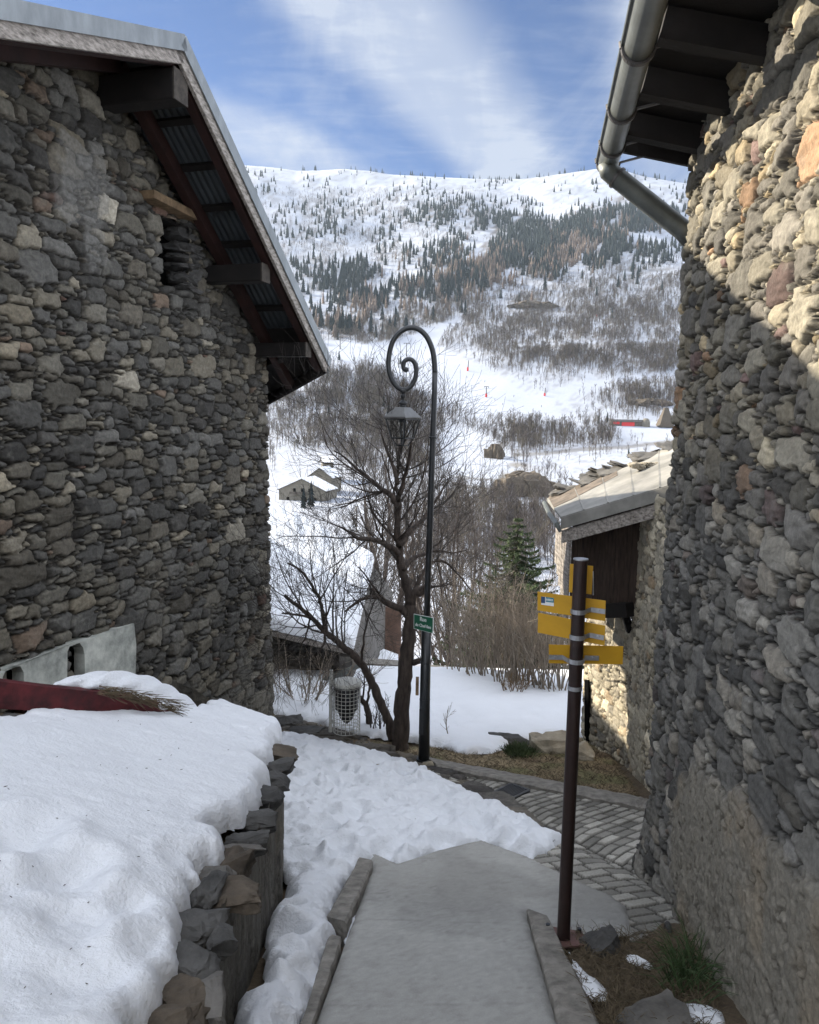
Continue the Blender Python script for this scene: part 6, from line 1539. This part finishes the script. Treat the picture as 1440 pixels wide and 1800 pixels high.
# small snowy shed roof, and a flat panel standing for reddish brush
sh = thing('shed', P(672,1170,19), 'small snowy lean-to shed roof with a flat panel standing for reddish brush, behind the big trunk', 'shed')
mb = MB(); mb.prism([P(655,1060,20),P(705,1075,20),P(705,1172,20),P(655,1150,20)], Vector((0,.4,0))); mb.build('wall','brush_red',sh)
mb = MB(); mb.prism([P(652,1142,19.8),P(700,1160,19.8),P(700,1172,18.2),P(652,1172,18.2)], Vector((0,0,.15))); mb.build('roof_snow','snow',sh)
gwl = thing('garden_wall', P(680,1200,14.5), 'low grey block wall at the far edge of the garden, behind the trunk', 'wall')
mb = MB(); mb.prism([P(622,1168,15.2),P(690,1176,15.2),P(690,1215,15.2),P(622,1215,15.2)], Vector((0,.3,0))); mb.build('snowy_face','snow',gwl)
mb = MB(); mb.prism([P(690,1186,14.6),P(760,1188,14.6),P(760,1215,14.6),P(690,1215,14.6)], Vector((0,.3,0))); mb.build('block_face','concrete_kerb',gwl)
mb = MB(); mb.prism([P(618,1164,15.1),P(702,1170,15.1),P(702,1176,15.1),P(618,1170,15.1)], Vector((0,.35,0))); mb.build('coping','concrete_kerb',gwl)
tb_ = thing('grass_bank', P(800,1200,15.0), 'dry grass bank with pale edging at the far side of the garden', 'bank')
mb = MB(); mb.prism([P(752,1176,15.6),P(842,1184,15.4),P(842,1192,15.4),P(752,1184,15.6)], Vector((0,.3,0))); mb.build('edging','block_pale',tb_)
mb = MB(); mb.prism([P(752,1184,15.5),P(850,1190,15.3),P(850,1235,14.6),P(752,1214,14.8)], Vector((0,.2,-.1))); mb.build('bank','hay',tb_)
# ================================================================== BARN ON THE RIGHT
bn = thing('barn', P(1060,1397,8.9), 'old barn with tin roof, dark boarded loft and sunlit rubble wall, right of the shrubs', 'barn')
A0 = P(1024,1200,10.3); A1 = P(1103,1200,9.0); A2 = P(1225,1200,6.3)
pts = [(A0.x+.6,A0.y+.05),(A0.x,A0.y),(A1.x,A1.y),(A2.x,A2.y)]
rnd = random.Random(55); stb = .014
s,xy,nn,L = wall_path(pts[::-1], stb, -1, .05); Zb = np.arange(-4.9,-0.45,stb)
stones = pack(0,L[-1],-5,-.8,[(0.09,0.15,0.045,0.08,200),(0.05,0.1,0.028,0.055,2200),(0.025,0.06,0.012,0.03,9000)],rnd)
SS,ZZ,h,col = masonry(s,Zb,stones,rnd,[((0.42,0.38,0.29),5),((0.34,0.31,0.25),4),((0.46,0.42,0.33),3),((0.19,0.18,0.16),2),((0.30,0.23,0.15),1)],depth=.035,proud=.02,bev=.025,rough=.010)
mo = sstep(.38,.56,fbm(SS*2,ZZ*1.4,4,1)); h = h*(1-mo*.55)+mo*.55*.02*fbm(SS*14,ZZ*14,4,2); col = col*(1-mo[...,None]*.6)+mo[...,None]*.6*np.array([.37,.335,.26])
Xb = xy[:,0][:,None]+nn[:,0][:,None]*h; Yb = xy[:,1][:,None]+nn[:,1][:,None]*h
px_,py_ = proj_np(Xb,Yb,ZZ)
wd = (SS > L[1]) 
f0,f1,k0_ = P(986,913,8.8), P(1260,833,7.7), P(961,880,10.6)
rn_ = (f1-f0).cross(k0_-f0).normalized(); rn_ = rn_ if rn_.z > 0 else -rn_
kb = ~(wd & (ZZ > P(1060,1085,9.4).z)) & (((Xb-f0.x)*rn_.x+(Yb-f0.y)*rn_.y+(ZZ-f0.z)*rn_.z) < -0.03); kb = kb[:-1,:-1]
grid_mesh('rubble_wall',Xb,Yb,ZZ,col,kb,'rubble_fine',bn)
# roof
f0,f1 = P(986,913,8.8), P(1260,833,7.7); k0_,k1_ = P(961,880,10.6), P(1260,752,10.3)
mb = MB(); mb.prism([f0,f1,k1_,k0_], Vector((0,0,.03))); rf = mb.build('tin_roof','sheet_old',bn)
for k in range(1,6):
    t = k/6; mb = MB(); mb.beam(f0.lerp(f1,t)+Vector((0,0,.033)),k0_.lerp(k1_,t)+Vector((0,0,.033)),.02,.012); mb.build('seam','sheet_old',rf)
mb = MB(); mb.prism([f0.lerp(k0_,.45)+Vector((0,0,.034)),f0.lerp(f1,.12).lerp(k0_.lerp(k1_,.12),.5)+Vector((0,0,.034)),f0.lerp(f1,.42).lerp(k0_.lerp(k1_,.42),.72)+Vector((0,0,.034)),f0.lerp(f1,.42).lerp(k0_.lerp(k1_,.42),.98)+Vector((0,0,.034)),k0_.lerp(k1_,.01)+Vector((0,0,.034))],(0,0,.004)); mb.build('rusty_sheet','rust',rf)
mb = MB(); dn = Vector((0,0,-.13)); o_ = Vector((0,-.02,.02)); mb.prism([f0+o_,f1+o_,f1+o_+dn,f0+o_+dn],(0,.012,0)); mb.build('verge_flashing','sheet_old',rf)
mb = MB(); mb.prism([f0+dn+Vector((.02,0,0)),f1+dn,f1+dn*2.1,f0+dn*2.1+Vector((.02,0,0))],(0,.035,0)); mb.build('barge_board','wood_grey',rf)
mb = MB(); mb.tube([k0_+Vector((-.03,0,-.03)),f0.lerp(k0_,.5)+Vector((-.05,0,-.05)),f0+Vector((-.04,0,-.06)),f0+Vector((.0,-.01,-.14))],[.03,.03,.03,.02],8); mb.build('gutter','zinc',rf)
rnd = random.Random(9)
for k in range(30):
    u = rnd.uniform(.05,.95); w = rnd.uniform(.90,1.02); p = f0.lerp(f1,u).lerp(k0_.lerp(k1_,u),w); mb = MB(); rock_mb(mb,p+Vector((0,0,.035+rnd.random()*.03)),(rnd.uniform(.2,.42),rnd.uniform(.16,.36),rnd.uniform(.025,.045)),600+k,Matrix.Rotation(rnd.random()*3,3,'Z')@Matrix.Rotation(rnd.gauss(0,.15),3,'X')@Matrix.Rotation(-.28,3,'Y')); mb.build('roof_slate','slate',rf)
for k in range(12):
    p = P(1125+rnd.gauss(0,14),820+rnd.gauss(0,4),9.5); mb = MB(); rock_mb(mb,p,(rnd.uniform(.06,.15),rnd.uniform(.06,.14),rnd.uniform(.03,.08)),700+k); mb.build('rubble_stone','block_pale',rf)
# loft boards
bl,br = P(1004,1000,9.35), P(1122,1000,8.75)
nB = 9; rnd = random.Random(12)
for k in range(nB):
    t0,t1 = k/nB, (k+1)/nB-(.006 if k in (2,5,7) else .003); a = bl.lerp(br,t0); b = bl.lerp(br,t1)
    tz = f0.lerp(f1,.10+.33*(t0)).z-.02; bz = P(1050,1070+rnd.uniform(-3,3),9.0).z
    mb = MB(); off_ = Vector((0,rnd.uniform(-.012,.012),0)); mb.prism([Vector((a.x,a.y,bz))+off_,Vector((b.x,b.y,bz))+off_,Vector((b.x,b.y,tz))+off_,Vector((a.x,a.y,tz))+off_],(0,.025,0)); mb.build('loft_board','loft_wood',bn)
sl0 = P(977,930,10.5)
for k in range(6):
    t = k/6; a = sl0.lerp(P(1003,930,9.35),t); b = sl0.lerp(P(1003,930,9.35),t+.15); tz = a.z+.05; bz = P(980+4*k,1003+15*k,9.9).z
    mb = MB(); mb.prism([Vector((a.x,a.y,bz)),Vector((b.x,b.y,bz)),Vector((b.x,b.y,tz)),Vector((a.x,a.y,tz))],(.02,.0,0)); mb.build('side_board','wood_grey',bn)
mb = MB(); mb.beam(P(1030,1074,9.2),P(1108,1072,8.7),.14,.16); mb.build('loft_beam','wood_dark',bn)
mb = MB(); mb.beam(P(1098,1075,9.0),P(1108,1110,9.02),.08,.08,up=(0,1,0)); mb.build('brace','wood_dark',bn)
mb = MB(); mb.prism([Vector((A1.x+.25,A1.y+.6,-4.6)),Vector((A2.x+.35,A2.y,-4.6)),Vector((A2.x+.35,A2.y,-1.0)),Vector((A1.x+.25,A1.y+.6,-1.2))],(1.8,.6,0)); mb.build('inner_wall','wood_dark',bn)
mb = MB(); a = P(1040,1205,10.0); mb.prism([P(1030,1195,10.15),P(1037,1195,10.0),P(1037,1318,10.0),P(1030,1318,10.15)],(-.02,0,0)); mb.build('slit_window','black_void',bn)
# ================================================================== ADDED NEIGHBOUR HOUSE (unseen behind the left house, sized to shade the garden)
shade_house = thing('stone_house', (-6.6,14.6,-5.0), 'plain unseen house with snowy roof, added behind the tall left house to shade the garden', 'house')
mb = MB(); mb.prism([(-9.4,12.6,-6),(-4.1,12.6,-6),(-4.1,12.6,-1.0),(-6.75,12.6,1.1),(-9.4,12.6,-1.0)],(0,4.3,0)); mb.build('wall','house_wall',shade_house)
for s_ in (-1,1):
    mb = MB(); mb.prism([(-6.75,12.3,1.17),(-6.75+s_*3.1,12.3,1.17-2.46),(-6.75+s_*3.1,17.2,1.17-2.46),(-6.75,17.2,1.17)],(0,0,.15)); ro = mb.build('roof','wood_grey',shade_house)
    mb = MB(); mb.prism([(-6.75,12.4,1.33),(-6.75+s_*3.0,12.4,1.33-2.38),(-6.75+s_*3.0,17.1,1.33-2.38),(-6.75,17.1,1.33)],(0,0,.18)); mb.build('roof_snow','snow',ro)
# ================================================================== HAZE
hz = MB(); hz.box((600,1400,440),(5600,3600,1200)); ho = hz.build('haze',None); tag(ho,'thin bluish mountain air over the valley',None,None,'stuff')
hm,hn,hl,hb = new_mat('haze'); hn.remove(hb); pv = hn.new('ShaderNodeVolumePrincipled'); pv.inputs['Density'].default_value = 0.000045; pv.inputs['Color'].default_value = (0.70,0.84,1.0,1); pv.inputs['Anisotropy'].default_value = 0.2
hl.new(pv.outputs[0], hn['Material Output'].inputs['Volume']); ho.data.materials.append(hm)
